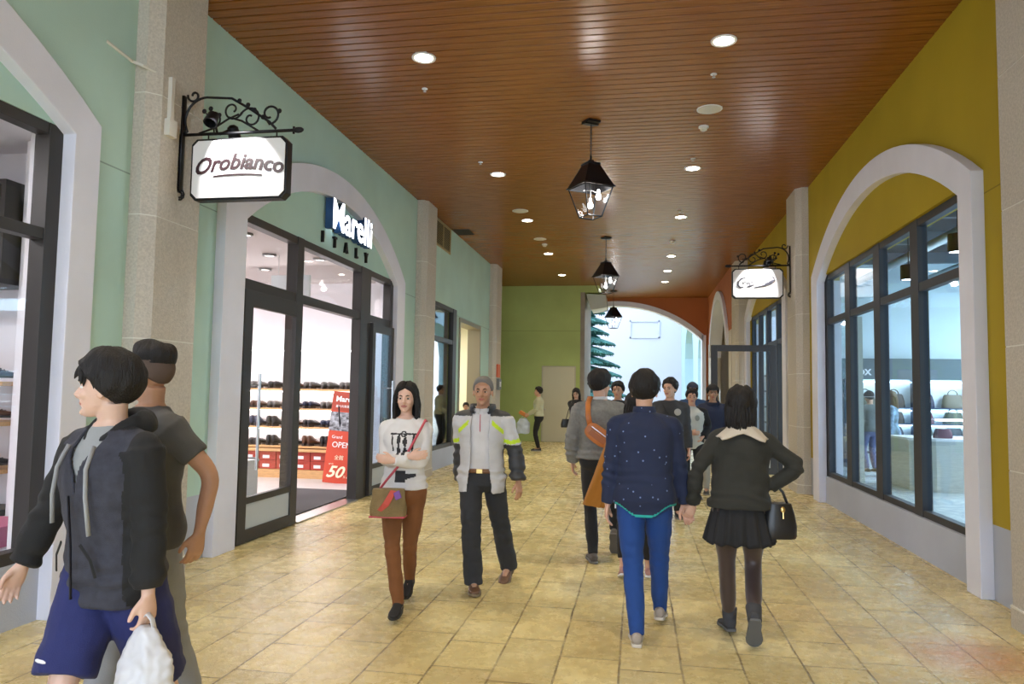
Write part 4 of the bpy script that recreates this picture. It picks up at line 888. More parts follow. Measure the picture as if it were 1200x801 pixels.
        for q in (-1, 1):
            eb = M(); c_ = hp(q*.031, .0765, -.001); eb.ell(c_, (.0135*hk, .0125*hk, .0066*hk), 14, rot=s.Rh); o = eb.mesh('eye'); fw = s.Rh @ V((0, 1, 0))
            o.materials.clear(); set_mats(o, [EYEW, EYED], lambda p, n: 1 if ((p-c_)-fw*(p-c_).dot(fw)).length < .0062*hk and (p-c_).dot(fw) > 0 else 0); obj_from(o, 'eye', s.root)
            br = M(); br.tube([hp(q*.014, .094, .018), hp(q*.030, .094, .025), hp(q*.048, .082, .021)], [.003*hk, .0042*hk, .002*hk], 6); br.build('eyebrow', HAIRB, s.root, smooth=2)
    # ---- hair
    def hair(s, style='short', m=None, vol=.018, locks=70, seed=1, fringe=.0, hat=None):
        m = m or HAIRB; rg = random.Random(seed); hk = s.k*(1 if s.sex == 'm' else .96); hp = s.hp
        C0 = V((0, -.012, .030)); R0_ = V((.077, .098, .090))
        long_ = style in ('long', 'bob')
        fade = style == 'fade'
        def thr(p):   # hairline height by position around the head
            y = p.y
            if fade: return lerp(.040, .060, sstep(.02, .085, y)) if y > -.03 else .025
            if y > .02: t = sstep(.02, .085, y); return lerp(.006 if not long_ else -.03, .062-fringe, t)
            t = sstep(.02, -.06, y) if False else max(0, min(1, (.02-y)/.08)); return lerp(.0 if not long_ else -.04, -.085 if style != 'crop' else -.05, t)
        mb = M(); nu, nv = 64, 40; rings = []
        for i in range(nv+1):
            th = PI*(i+.01)/(nv+.02); row = []
            for j in range(nu):
                ph = 2*PI*j/nu; dr = V((math.sin(th)*math.cos(ph), math.sin(th)*math.sin(ph), math.cos(th)))
                p = C0+V((dr.x*R0_.x, dr.y*R0_.y, dr.z*R0_.z))
                mk = sstep(-.006, (.065 if fade else .022)+.03*sstep(0, .08, p.y), p.z-thr(p)); mk *= (1-.55*math.exp(-(p.x/.010)**2)) if long_ and p.y > -.04 and p.z > 0 else 1
                nz = noise.noise(V((dr.x*2.5+seed, dr.y*2.5, dr.z*1.5)))*.35+noise.noise(V((math.atan2(dr.y, dr.x)*9, th*2.2, seed)))*.30*(math.sin(th))
                top = 1+.5*max(0, dr.z)
                q = p+dr*((vol*top*lerp(.5, 1.1, sstep(-.07, .05, p.z))*(1+nz)+.004)*mk-.014*(1-mk)); row.append(hp(*q))
            rings.append(row)
        mb.ring(rings)
        def lock(p0, d0, ln, rd, grav=.5, seg=5):
            p = V(p0); d = V(d0).normalized(); pts = [p.copy()]; 
            for i in range(seg):
                d = (d+V((0, 0, -grav))*(.5)).normalized(); p = p+d*ln/seg
                q = p-C0; e = math.sqrt((q.x/R0_.x)**2+(q.y/R0_.y)**2+(q.z/R0_.z)**2)
                if e < 1.12 and p.z > -.05: p = C0+q*(1.12/e)
                pts.append(p.copy())
            mb.tube([hp(*q) for q in pts], [(rd*hk*a, rd*hk*a*.55) for a in ([1, 1.05, .95, .8, .5, .12][:seg+1])], 6)
        for i in range(locks):
            ph = rg.uniform(0, 2*PI); th = rg.uniform(.1, 1.45); dr = V((math.sin(th)*math.cos(ph), math.sin(th)*math.sin(ph), math.cos(th))); p = C0+V((dr.x*R0_.x, dr.y*R0_.y, dr.z*R0_.z))
            if p.z < thr(p)+.01: continue
            p = p+dr*vol*.75; tang = V((math.cos(th)*math.cos(ph), math.cos(th)*math.sin(ph), -math.sin(th)))+V((rg.uniform(-.35, .35), rg.uniform(-.35, .35), rg.uniform(-.05, .15)))
            lock(p, tang, rg.uniform(.035, .06), rg.uniform(.008, .013), .35)
        if long_:
            Lh = .19 if style == 'bob' else .30
            n = 90
            for i in range(n):
                ph = lerp(.10*PI, -1.10*PI, (i+rg.random())/n)   # around the back, from one temple to the other
                x, y = math.cos(ph), math.sin(ph); p = V((x*.083, y*.102-.010, rg.uniform(-.01, .06)))
                pts = [V((x*.05, y*.06, .11)), p]; q = p.copy()
                for j in range(5):
                    q = q+V((x*.006*(1 if j < 2 else -.5)+rg.uniform(-.006, .006), y*.006*(1 if j < 2 else -.3)+rg.uniform(-.005, .005)-.002, -Lh*rg.uniform(.14, .24))); 
                    if q.y > .03: q.y -= .0
                    pts.append(q.copy())
                mb.tube([hp(*q) for q in pts], [(a*hk, a*hk*.6) for a in (.010, .016, .017, .017, .015, .012, .003)], 6)
        if style == 'quiff':
            for i in range(60):
                x = rg.uniform(-.055, .055); y = rg.uniform(-.06, .065); z = .030+.092*math.sqrt(max(0, 1-(x/.08)**2-(y/.11)**2))
                lock((x, y+.0, z), (x*3, .5, 1.2), rg.uniform(.030, .045), .010, .05, 4)
        me = mb.mesh('hair'); me.materials.append(m); s.hairo = obj_from(me, 'hair', s.root)
        me.validate()
        if hat:
            hb = M(); rings = []
            for i in range(14):
                th = lerp(.02, 1.35, i/13); rings.append([hp(*(C0+V((math.sin(th)*math.cos(2*PI*j/28)*.106, math.sin(th)*math.sin(2*PI*j/28)*.128, math.cos(th)*.130)))) for j in range(28)])
            hb.ring(rings)
            hb.prism([hp(.078*math.cos(a)*1.0, .095+.085*math.sin(a), .060-.012*math.sin(a)) for a in [PI*j/10 for j in range(11)]], s.Rh @ V((0, 0, .006)))
            hb.build('cap', hat, s.root, smooth=2)
    # ---- clothes
    def fold(s, amp, seed=0, waist=None):
        k = s.k
        def fn(c_, n):
            a = noise.noise(V((c_.x*7+seed, c_.y*7, c_.z*13)))*amp+noise.noise(V((c_.x*16+seed, c_.y*16, c_.z*26)))*amp*.45
            for j in s.El+s.Kn:
                d = (c_-j).length
                if d < .16*k: a += amp*.9*math.sin(c_.z*95+c_.x*30+seed)*math.exp(-(d/(.08*k))**2)
            if waist: a += amp*1.0*math.sin(c_.z*80+6*noise.noise(c_*5))*math.exp(-((c_.z-waist*k)/(.05*k))**2)
            return a
        return fn
    def top(s, name, m, z0=.86, z1=1.49, infl=.018, sleeve=1.93, sl_inf=.014, cuff=None, folds=.006, mats=None, fmat=None, shape=None, cut=None, thick=.006, vox=None, seed=1, gather=None, neck=True):
        mb = M(); k = s.k; b = .6+.4*s.bw; fem = s.sex == 'f'
        mb.ring(s.torso_rows(z0, z1, infl, shape=shape))
        if sleeve:
            for i in (0, 1):
                g0 = infl*.35; g1 = infl*.55; mb.tube([s.tp((i*2-1)*.015, -.012, 1.445), s.Sh[i].lerp(s.tp((i*2-1)*.02, -.012, 1.45), .5), s.Sh[i]], [(.046+g0)*k, (.047+g0)*k, ((.050 if not fem else .043)*b+g1)*k], 14)
                sl = sleeve[i] if hasattr(sleeve, '__len__') else sleeve
                ar = [.050*b, .043*b, .037*b, .034*b, .024] if not fem else [.042, .036, .031, .028, .021]
                rr = [q+sl_inf for q in ar]; rr[0] += .006; rr[3] += .004; rr[4] += (cuff if cuff is not None else 0)
                s.limb(mb, s.Sh[i], s.El[i], s.Wr[i], rr, t1=sl); mb.ell(s.Sh[i]+V((0, 0, -.004)), (((.052 if not fem else .045)*b+infl*.55)*k,)*3, 14)
        me = remesh(mb, vox or (.009 if s.near else .014), 4, .5)
        if folds: disp(me, s.fold(folds, seed, gather))
        if cut:
            import bmesh
            bm = bmesh.new(); bm.from_mesh(me); Ri = s.Rs.transposed()
            kill = [f_ for f_ in bm.faces if cut((Ri @ (f_.calc_center_median()-s.P))/k+V((0, 0, .93)))]
            bmesh.ops.delete(bm, geom=kill, context='FACES'); bmesh.ops.smooth_vert(bm, verts=[v for v in bm.verts if v.is_boundary], factor=.5, use_axis_x=True, use_axis_y=True, use_axis_z=True); bm.to_mesh(me); bm.free()
        Ri = s.Rs.transposed()
        set_mats(me, mats or [m], (lambda c_, n: fmat((Ri @ (c_-s.P))/k+V((0, 0, .93)), s, c_)) if fmat else None)
        o = obj_from(me, name, s.root)
        if cut: md = o.modifiers.new('cloth', 'SOLIDIFY'); md.thickness = thick; md.offset = -1
        return o
    def pants(s, name, m, z1=1.02, infl=.010, r_=None, t1=1.93, folds=.005, vox=None, flare=0, seed=2, short=False):
        mb = M(); b = .6+.4*s.bw; fem = s.sex == 'f'
        mb.ring(s.torso_rows(.79, z1, infl+.004))
        lr = [.085*b, .072*b, .052, .050, .034] if not fem else [.088, .072, .050, .048, .031]
        r_ = r_ or [.012]*5
        for i in (0, 1):
            t = t1[i] if hasattr(t1, '__len__') else t1
            s.limb(mb, s.Hp[i]+V((0, 0, .02)), s.Kn[i], s.An[i]+(s.An[i]-s.Kn[i]).normalized()*.035*s.k, [a+c_ for a, c_ in zip(lr, r_)], t1=t, n=18)
        me = remesh(mb, vox or (.009 if s.near else .014), 3, .5)
        if folds: disp(me, s.fold(folds, seed))
        set_mats(me, [m], None); return obj_from(me, name, s.root)
    def skirt(s, m, z0=.68, z1=1.02, w0=.27, pleats=16):
        mb = M(); rings = []; rows = TORSO_F; n = 14; nn = 160
        for i in range(n+1):
            t = i/n; z = lerp(z0, z1, t); q = 1-t
            w = lerp(.150, w0, q**.8); d = lerp(.115, w0*.82, q**.8)
            ring = []
            for j in range(nn):
                a = 2*PI*j/nn; pl = 1+.065*q**.8*math.sin(a*pleats+.6*math.sin(a*3))+.03*q*math.sin(a*5)
                ring.append(s.tp(w*pl*math.cos(a), -.005+d*pl*math.sin(a), z+.012*q*math.sin(a*pleats)))
            rings.append(ring)
        mb.ring(rings, caps=True); me = mb.mesh('skirt'); set_mats(me, [m], None); return obj_from(me, 'skirt', s.root)
    def shoes(s, m, sole=None, boot=0, kind='shoe', fat=1.0, heel=.0):
        sole = sole or mat('grey_sole', (.25, .24, .22), .7)
        for i in (0, 1):
            pt_, yw = s.ft[i]; a = s.An[i]; k = s.k*(.98 if s.sex == 'm' else .90)
            T = Matrix.Translation(a) @ Matrix.Rotation(yw, 4, 'Z') @ Matrix.Rotation(-pt_, 4, 'X') @ Matrix.Translation((0, -.055*k, -.085*s.k+heel)) @ Matrix.Scale(k, 4)
            mb = M(); mb.T = T; rings = []
            rows = [(-.022, .018, .04, .075), (-.012, .030, .018, .088), (.02, .037, .016, .094), (.06, .038, .016, .095), (.10, .039, .016, .082), (.14, .044, .016, .064), (.18, .049, .016, .054), (.215, .047, .016, .048), (.245, .036, .016, .042), (.262, .018, .018, .032)]
            for y, w, zb, zt in rows:
                zc_ = (zt+zb)/2; hh = (zt-zb)/2
                rings.append([(w*fat*abs(math.cos(t))**.75*(1 if math.cos(t) > 0 else -1)*(1-.22*max(math.sin(t), 0)), y*(1 if fat == 1 else 1.03), zc_+hh*abs(math.sin(t))**.75*(1 if math.sin(t) > 0 else -1)) for t in [2*PI*j/18 for j in range(18)]])
            mb.ring(rings)
            if boot: 
                mb.ring([[(.044*fat*math.cos(t), .040+.052*math.sin(t), z) for t in [2*PI*j/18 for j in range(18)]] for z in (.05, .08)]+[[((.046+.004*fat)*fat*math.cos(t), .040+.055*math.sin(t), .08+boot) for t in [2*PI*j/18 for j in range(18)]]])
            me = remesh(mb, .006 if s.near else .01, 2, .5); set_mats(me, [m], None); so = obj_from(me, kind, s.root)
            sb = M(); sb.T = T; out = [(-.024, .012), (-.02, .030), (.03, .039), (.09, .037), (.14, .045), (.19, .052), (.23, .046), (.262, .026), (.272, .006)]
            poly = [(w*fat, y*(1 if fat == 1 else 1.03), 0) for y, w in out]+[(-w*fat, y*(1 if fat == 1 else 1.03), 0) for y, w in out[::-1]]
            sb.prism(poly, (0, 0, .022))
            if heel: sb.prism([(w*fat*.9, y, -heel/k) for y, w in out[:4]]+[(-w*fat*.9, y, -heel/k) for y, w in out[:4][::-1]], (0, 0, heel/k))
            q = sb.build('sole', sole, so, bevel=.004)
            if kind in ('trainer', 'leather_shoe'):
                lb = M(); lb.T = T
                for j in range(4): lb.tube([(-.02, .115+.02*j, .082-.009*j), (0, .118+.02*j, .087-.010*j), (.02, .115+.02*j, .082-.009*j)], .003, 5)
                lb.build('laces', mat('lace_grey', (.3, .28, .26), .8), so)
    def collar(s, m, r0=.062, r1=.066, h=.045, dz=0, name='collar', opening=0, thick=.006, dy=0):
        mb = M(); rings = []; n = 30; k = s.k
        T = lambda a, r_, z: s.tp(r_*math.cos(a), -.010+dy+r_*1.02*math.sin(a)+.01, z)
        zb = 1.475+dz
        outer = []; rows = [(r0+.006, zb-.012), (r0, zb+h*.5), (r1, zb+h), (r1+thick, zb+h-.002), (r1+thick+.006, zb+h*.35), (r0+.016, zb-.02)]
        for r_, z in rows: rings.append([T(PI/2+opening+(2*PI-2*opening)*j/n, r_, z-.018*max(0, math.sin(PI/2+opening+(2*PI-2*opening)*j/n))) for j in range(n+(1 if opening else 0))])
        vs = [p for q in rings for p in q]; w = len(rings[0]); fs = []
        for i in range(len(rings)-1):
            for j in range(w if not opening else w-1): fs.append([i*w+j, i*w+(j+1) % w, (i+1)*w+(j+1) % w, (i+1)*w+j])
        mb.add(vs, fs); me = mb.mesh(name); set_mats(me, [m], None); return obj_from(me, name, s.root)
    def band(s, name, m, pts, w=.018, t=.003, up=(0, 1, 0)):    # strap along nominal torso points (x, y, z)
        mb = M(); mb.tube([s.tp(*p) for p in pts], [(w*s.k, t*s.k)]*len(pts), 8, up=up); return mb.build(name, m, s.root, smooth=2)
def cloth(name, col, rough=.85, **kw):
    kw.setdefault('bump', .25); kw.setdefault('bump_s', 260); kw.setdefault('sheen', .03); kw.setdefault('noise_s', 5); kw.setdefault('noise_a', .08); return mat(name, col, rough, **kw)
# ------------------------------------------------------------ the people in the arcade
def on_arm(s, c_, z=None):   # nearer to an arm line than to the trunk?
    for i in (0, 1):
        a, b, w = s.Sh[i], s.El[i], s.Wr[i]
        for p, q in ((a, b), (b, w)):
            d = q-p; t = max(0, min(1, (c_-p).dot(d)/d.dot(d))); r_ = (c_-(p+d*t)).length
            if r_ < .09*s.k and (t > .02 or p is not a or abs((c_-s.P).x) > .185*s.k): return True
    return False
DENIM = cloth('black_denim', (.025, .027, .032)); BLK = cloth('black_cloth', (.012, .012, .014)); 
# 1 --- man in the blue shirt, seen from behind
blueC = cloth('navy_dot_shirt', (.012, .020, .058), noise_s=3)
def dots(m, col, sc=26, thr=.16):
    nt = m.node_tree; N = nt.nodes; L = nt.links; b = N['Principled BSDF']; tc = N.new('ShaderNodeTexCoord'); vo = N.new('ShaderNodeTexVoronoi'); vo.inputs['Scale'].default_value = sc; L.new(tc.outputs['Object'], vo.inputs['Vector'])
    c_ = N.new('ShaderNodeMath'); c_.operation = 'LESS_THAN'; c_.inputs[1].default_value = thr; L.new(vo.outputs['Distance'], c_.inputs[0]); mx = N.new('ShaderNodeMix'); mx.data_type = 'RGBA'; L.new(c_.outputs[0], mx.inputs['Factor'])
    src = b.inputs['Base Color'].links[0].from_socket; L.new(src, mx.inputs[6]); mx.inputs[7].default_value = (*col, 1); L.new(mx.outputs[2], b.inputs['Base Color'])
dots(blueC, (.16, .22, .42), 22, .13)
p = Person('man in navy dotted shirt and bright blue trousers holding a woman\'s hand, seen from behind', (.045, 5.12), -.03, 1.74, 'm', 'light', lean=.02, head=(-.10, -.05, 0), build=1.05,
           feet=[((.0, 4.96, .085), 0, .05), ((.16, 5.44, .095), .12, -.05)], hands=[(-.20, 5.12, .83), (.315, 5.20, .86)], elbow=[(-.6, -.6, 0), (.5, -.7, 0)], curl=(.5, .7), palm=(None, (0, -1, 0)), handdir=(None, (.30, .0, -1)))
TEAL = cloth('teal_binding', (.02, .38, .36))
hemz = lambda x: .800+.075*sstep(.04, .19, abs(x))
p.top('shirt', blueC, .78, 1.485, .030, 1.97, .016, .004, .006, mats=[blueC, TEAL], fmat=lambda q, s, c_: 1 if q.z < hemz(q.x)+.013 and not on_arm(s, c_) else 0, seed=4, gather=1.05, cut=lambda q: q.z < hemz(q.x) and abs(q.x) < .215, thick=.005,
      shape=lambda z, w, d, yo: (max(w, .185)+.012*sstep(1.1, .8, z), max(d, .135), yo))
p.collar(blueC, .060, .068, .052); p.pants('trousers', cloth('royal_blue_cotton', (.010, .055, .24)), r_=[.014, .016, .018, .012, .014], t1=1.99, folds=.006)
p.shoes(mat('taupe_suede', (.36, .31, .27), .9), mat('pale_sole', (.55, .50, .44), .8), kind='trainer'); p.hair('short', vol=.020, locks=130, seed=3)
M().box(-.04, -.03, -.0, .012, 0, .04).build('side_tag', WHITE, p.root, loc=None).location = (-.155, .0, .83)
# 2 --- woman in dark top and skirt
p2 = Person('woman in dark green jumper with wide cream collar, black skirt and tights, hand on hip', (.66, 5.12), -.02, 1.64, 'f', 'light', lean=.02, side=.03, head=(-.35, .02, .05),
            feet=[((.62, 5.36, .09), .05, .15), ((.735, 5.02, .20), .95, -.05)], hands=[(.37, 5.165, .87), (.85, 5.14, 1.00)], elbow=[(-.6, -.5, 0), (1.0, -.15, .0)], curl=(.9, .6), palm=((0, 1, 0), (-1, .2, 0)), handdir=((-.45, 0, -1), (-.8, .1, -.5)))
OLIVE = cloth('dark_olive_knit', (.024, .024, .020), bump=.4)
p2.top('jumper', OLIVE, .93, 1.46, .045, 1.97, .022, .004, .008, seed=9, gather=1.0, shape=lambda z, w, d, yo: (max(w, .185)+.01, max(d, .135), yo))
tights = mat('sheer_black_tights', (.050, .030, .027), .45, sheen=.3)
p2.pants('tights', tights, 1.0, .004, [.010, .012, .010, .010, .008], 1.97, 0); p2.skirt(BLK, .69, 1.02, .235, 15)
p2.shoes(mat('charcoal_suede_boot', (.055, .055, .06), .95), mat('boot_sole', (.12, .12, .12), .8), boot=.10, kind='boot', fat=1.22); p2.hair('bob', vol=.026, locks=140, seed=8)
CC = cloth('cream_collar', (.56, .50, .42), bump=.15)
cb = M(); nA = 48
def colr(a, t):   # wide sailor collar lying over the shoulders
    rr = .062+.0*t; bx = 1.0; back = max(0, -math.sin(a)); side_ = abs(math.cos(a))
    pk = (.055+.045*side_**2+.05*max(0, math.cos(2*(a+PI/2)-.0))*0+.055*math.exp(-((abs(a+PI/2)-.62)/.22)**2))*t*1.22
    z = 1.512-.035*t-.38*pk*(.4+.75*back)-.10*side_*t*.35
    return p2.tp((rr+pk*1.15)*math.cos(a), -.016+(rr+pk*.62)*math.sin(a)-.022*back*t, z)
g_ = [[colr(-PI+2*PI*j/nA, i/8) for j in range(nA+1)] for i in range(9)]
cb.add([q for row in g_ for q in row], [[i*(nA+1)+j, i*(nA+1)+j+1, (i+1)*(nA+1)+j+1, (i+1)*(nA+1)+j] for i in range(8) for j in range(nA)])
co = obj_from(cb.mesh('collar'), 'collar', p2.root); co.data.materials.append(CC); md = co.modifiers.new('s', 'SOLIDIFY'); md.thickness = .008; md.offset = 1
def shoulder_bag(name, loc, rz, label, w, h, d, m, strap_pts, strap_m, metal=None, extra=None, tiltx=0, top=.72):
    t = empty(name, loc, rz); tag(t, label, 'bag'); b = M(); rings = []
    for z, kk in ((0, .94), (.015, 1), (h*.35, 1.02), (h*.7, .90), (h*.92, top+.05), (h, top)):
        rings.append([(w/2*kk*(abs(math.cos(a))**.6)*(1 if math.cos(a) > 0 else -1), d/2*kk*(abs(math.sin(a))**.7)*(1 if math.sin(a) > 0 else -1), z) for a in [2*PI*j/24 for j in range(24)]])
    b.ring(rings).build('body', m, t, smooth=True)
    Ti = (Matrix.Translation(loc) @ Matrix.Rotation(rz, 4, 'Z')).inverted()
    M().tube([Ti @ V(q) for q in strap_pts], .009, 8).build('strap', strap_m, t, smooth=2)
    if metal: M().ell((0, -d/2-.002, h*.85), (.016, .008, .022), 10).tube([(0, -d/2-.004, h*.8), (0, -d/2-.008, h*.6)], .006, 8).build('clasp', metal, t, smooth=True)
    return t
GOLD = mat('gold_metal', (.7, .5, .2), .3, metal=1)
bagL = mat('black_leather', (.012, .012, .014), .35)
shoulder_bag('handbag', (.90, 5.10, .69), .2, 'black leather bucket handbag hanging from the skirted woman\'s arm', .22, .22, .15, bagL, [(.82, 5.10, .88), (.83, 5.10, .98), (.87, 5.11, 1.045), (.93, 5.11, .98), (.97, 5.10, .87)], bagL, GOLD)
# 3 --- old man with open jacket
p3 = Person('older man in open white and black sports jacket, white polo and dark jeans, walking forward', (-1.27, 6.1), PI+.05, 1.72, 'm', 'tan', lean=.02, head=(0, -.02, 0), build=1.0,
            feet=[((-1.09, 6.42, .12), .35, -.15), ((-1.30, 5.98, .085), -.03, .25)], hands=[(-.96, 6.08, .87), (-1.45, 6.14, .82)], elbow=[(-.6, -.6, 0), (.6, -.6, 0)], curl=(.35, .4), palm=((.8, -.6, 0), (-.8, -.6, 0)))
POLO = cloth('white_polo', (.62, .61, .62)); p3.top('polo_shirt', POLO, .95, 1.485, .012, .8, .010, 0, .003, seed=3)
p3.collar(POLO, .062, .074, .030, opening=.22)
M().tube([p3.tp(0, .125, 1.44), p3.tp(0, .137, 1.36), p3.tp(0, .137, 1.30)], [(.008, .003)]*3, 8).build('placket', cloth('red_placket', (.55, .05, .10)), p3.root)
JW = cloth('white_nylon', (.56, .56, .58), .5, bump=.15, bump_s=40); JB = cloth('charcoal_nylon', (.035, .037, .042), .5); JY = cloth('lime_trim', (.55, .75, .02), .6)
def jk(q, s, c_):
    arm = on_arm(s, c_)
    if q.z > 1.425: return 1
    if arm:
        if q.z < 1.19: return 1
        if 1.19 < q.z-.25*abs(abs(q.x)-.25) < 1.225: return 2
        return 0
    if .10 < abs(q.x) < .19 and q.y > 0 and abs(q.z-1.33+(abs(q.x)-.15)*.9) < .02: return 2
    if abs(q.x) > .17 and q.y < .03 and q.z < 1.15: return 1
    return 0
p3.top('jacket', JW, .78, 1.495, .036, 1.95, .030, .006, .010, mats=[JW, JB, JY], fmat=jk, seed=5, gather=.95,
       shape=lambda z, w, d, yo: (max(w, .175)+.02*sstep(1.0, .78, z), max(d, .145)+.01, yo),
       cut=lambda q: (q.y > .02 and abs(q.x) < .075+.025*sstep(1.0, 1.2, q.z)*0+.03*sstep(1.1, .8, q.z)) or q.z < .792 or (q.z > 1.47 and abs(q.x) < .06), thick=.008)
p3.collar(JB, .078, .098, .050, opening=.62, name='jacket_collar', thick=.010)
p3.pants('jeans', DENIM, r_=[.018, .020, .030, .030, .044], t1=1.99, folds=.008, z1=.98, infl=.014); 
bl = M(); bl.ring(p3.torso_rows(.955, .99, .022)); bl.build('belt', mat('brown_leather', (.16, .07, .025), .5), p3.root, smooth=2)
M().box(-.025, .025, 0, .01, -.018, .018).build('buckle', GOLD, p3.root, bevel=.002).location = p3.tp(0, .128, .972)
p3.shoes(mat('brown_shoe_leather', (.14, .07, .035), .5), mat('tan_sole', (.2, .15, .09), .7), kind='leather_shoe', fat=1.05); p3.hair('crop', HAIRG, .006, 0, 2, fringe=-.01)
# 4 --- woman in white jumper
p4 = Person('woman with long black hair and white printed jumper, arms crossed', (-1.70, 5.35), PI+.10, 1.655, 'f', 'fair', lean=-.02, head=(0, 0, 0),
            feet=[((-1.735, 5.66, .16), .55, -.02), ((-1.66, 5.16, .10), .1, .0)], hands=[(-1.72, 5.14, 1.10), (-1.60, 5.16, 1.13)], elbow=[(-.9, -.35, -.6), (.9, -.35, -.6)], curl=(.4, .3), handdir=((.9, .15, .12), (-.9, .15, .12)), palm=((0, -1, 0), (0, -1, 0)))
WJ = cloth('white_jumper', (.70, .69, .70)); PR = cloth('black_print', (.03, .03, .035))
def pr(q, s, c_):
    if on_arm(s, c_) and abs(q.x) > .12 or q.y < .06: return 0
    x, z = q.x+.01, q.z
    if abs(z-1.355) < .006 and abs(x) < .10: return 1
    if 1.22 < z < 1.355 and (abs(abs(x)-.085+.10*(1.355-z)) < .006): return 1
    if 1.20 < z < 1.35 and (abs(x+.02) < .005+.012*abs(math.sin(z*40)) or abs(x-.03) < .005+.01*abs(math.cos(z*36))): return 1
    if abs(math.hypot(x+.005, (z-1.355)) - .018) < .006: return 1
    if .985 < z < 1.075 and -.02 < x < .055: return 1
    if .99 < z < 1.05 and -.10 < x < 0 and z > 1.0-.3*(x): return 1
    return 0
p4.top('jumper', WJ, .93, 1.465, .022, 1.95, .014, .003, .006, mats=[WJ, PR], fmat=pr, seed=2, gather=1.0, shape=lambda z, w, d, yo: (max(w, .148+.028*sstep(1.15, .93, z)), max(d, .112), yo), vox=.007)
p4.pants('trousers', cloth('rust_brown_cotton', (.20, .075, .022)), z1=1.0, r_=[.006, .008, .009, .008, .014], t1=1.95, folds=.005)
p4.shoes(mat('black_shoe_suede', (.014, .013, .014), .7), mat('black_sole', (.02, .02, .02), .6), boot=.02, kind='ankle_boot', heel=.03); p4.hair('long', vol=.016, locks=60, seed=6)
OLB = mat('olive_woven_bag', (.24, .17, .07), .7, bump=.6, bump_s=120, noise_s=9, noise_a=.2); PK = mat('pink_leather', (.50, .07, .10), .5)
t = shoulder_bag('shoulder_bag', (-1.745, 5.14, .70), PI+.1, 'small olive woven shoulder bag with red trim hanging at the white-jumper woman\'s hip', .26, .20, .11, OLB, [(-1.82, 5.16, .89), (-1.77, 5.17, .96), (-1.66, 5.20, 1.10), (-1.55, 5.20, 1.30), (-1.53, 5.29, 1.385), (-1.55, 5.40, 1.37), (-1.58, 5.50, 1.25)], PK, top=.86)
M().box(-.128, .128, -.054, .054, .0, .012).build('base_trim', PK, t, bevel=.004)
q = M(); q.prism([(-.07, .055, .19), (-.03, .062, .20), (.02, .075, .11), (.06, .070, .06), (.03, .07, .05), (-.02, .07, .09)], (0, .012, 0)); q.build('scarf', mat('red_scarf', (.55, .08, .06), .7), t, bevel=.003)
q = M(); q.prism([(-.09, .06, .20), (-.11, .065, .15), (-.07, .07, .13), (-.05, .065, .18)], (0, .012, 0)); q.build('scarf_end', mat('violet_scarf', (.20, .08, .35), .7), t, bevel=.003)
# 5 --- foreground man in hoodie
p5 = Person('young man in charcoal zip hoodie with black sleeves, nearest to the camera', (-1.98, 2.62), PI-.30, 1.715, 'm', 'fair', lean=.09, head=(-.95, .02, 0), build=1.05,
            feet=[((-1.85, 2.95, .12), .4, -.1), ((-2.02, 2.30, .09), 0, .1)], hands=[(-1.76, 2.52, .82), (-2.40, 2.62, .86)], elbow=[(-.5, -.8, 0), (.6, -.7, .0)], curl=(.85, .3), palm=((1, .1, 0), (-1, .1, 0)))
HB = cloth('charcoal_melange', (.034, .035, .050), noise_s=30, noise_a=.2); HS = cloth('black_jersey', (.010, .010, .011))
GT = cloth('grey_tee', (.30, .31, .31)); p5.top('t_shirt', GT, 1.0, 1.485, .010, .6, .010, 0, .002)
p5.top('hoodie', HB, .80, 1.50, .034, 1.93, .026, .004, .009, mats=[HB, HS], fmat=lambda q, s, c_: 1 if (on_arm(s, c_) and abs(q.x) > .15) or q.z > 1.47 else 0, seed=7, gather=.9, shape=lambda z, w, d, yo: (max(w, .182), max(d, .140), yo),
       cut=lambda q: (q.y > .0 and abs(q.x) < .075*sstep(1.24, 1.46, q.z)) or (q.z > 1.475 and abs(q.x) < .055 and q.y > -.04), thick=.01)
hd = M()
for i in range(13):   # folded hood as a thick crescent round the neck
    a = PI*.5+.50+(2*PI-1.0)*i/12; hd_p = (a,)
pts = [p5.tp((.088+.02*max(0, -math.sin(a)))*math.cos(a), -.012+(.085+.055*max(0, -math.sin(a)))*math.sin(a), 1.470+.018*max(0, -math.sin(a))-.05*max(0, math.sin(a))) for a in [PI*.5+.42+(2*PI-.84)*i/24 for i in range(25)]]
hd.tube(pts, [(.020+.032*math.sin(PI*i/24), .016+.018*math.sin(PI*i/24)) for i in range(25)], 14); me = remesh(hd, .007, 3); disp(me, lambda c_, n: .006*noise.noise(c_*22)); set_mats(me, [HS], None); obj_from(me, 'hood', p5.root)
LC = cloth('grey_cord', (.34, .35, .37))
for xs_ in ((.075, .085, .10, .105), (-.075, -.085, -.095, -.11)):
    p5.band('drawstring', LC, [(xs_[0], .118, 1.42), (xs_[1], .160, 1.34), (xs_[2], .172, 1.24), (xs_[3], .174, 1.13 if xs_[0] > 0 else 1.10)], .0095, .004)
M().tube([p5.tp(0, .176, 1.24), p5.tp(0, .176, 1.05), p5.tp(0, .172, .84)], [(.006, .003)]*3, 8).build('zip', mat('zip_dark', (.02, .02, .03), .4, metal=.5), p5.root)
for sx in (-1, 1): M().tube([p5.tp(sx*.055, .175, 1.06), p5.tp(sx*.10, .168, 1.00), p5.tp(sx*.115, .158, .93)], [(.007, .003)]*3, 8).build('pocket_welt', HS, p5.root)
p5.pants('shorts', cloth('navy_jersey', (.016, .022, .115)), r_=[.03, .045, .055, .04, .04], t1=(1.12, .92), folds=.008, infl=.010)
p5.shoes(mat('white_trainer', (.6, .6, .6), .6), kind='trainer'); p5.hair('short', vol=.024, locks=150, seed=5, fringe=.020)
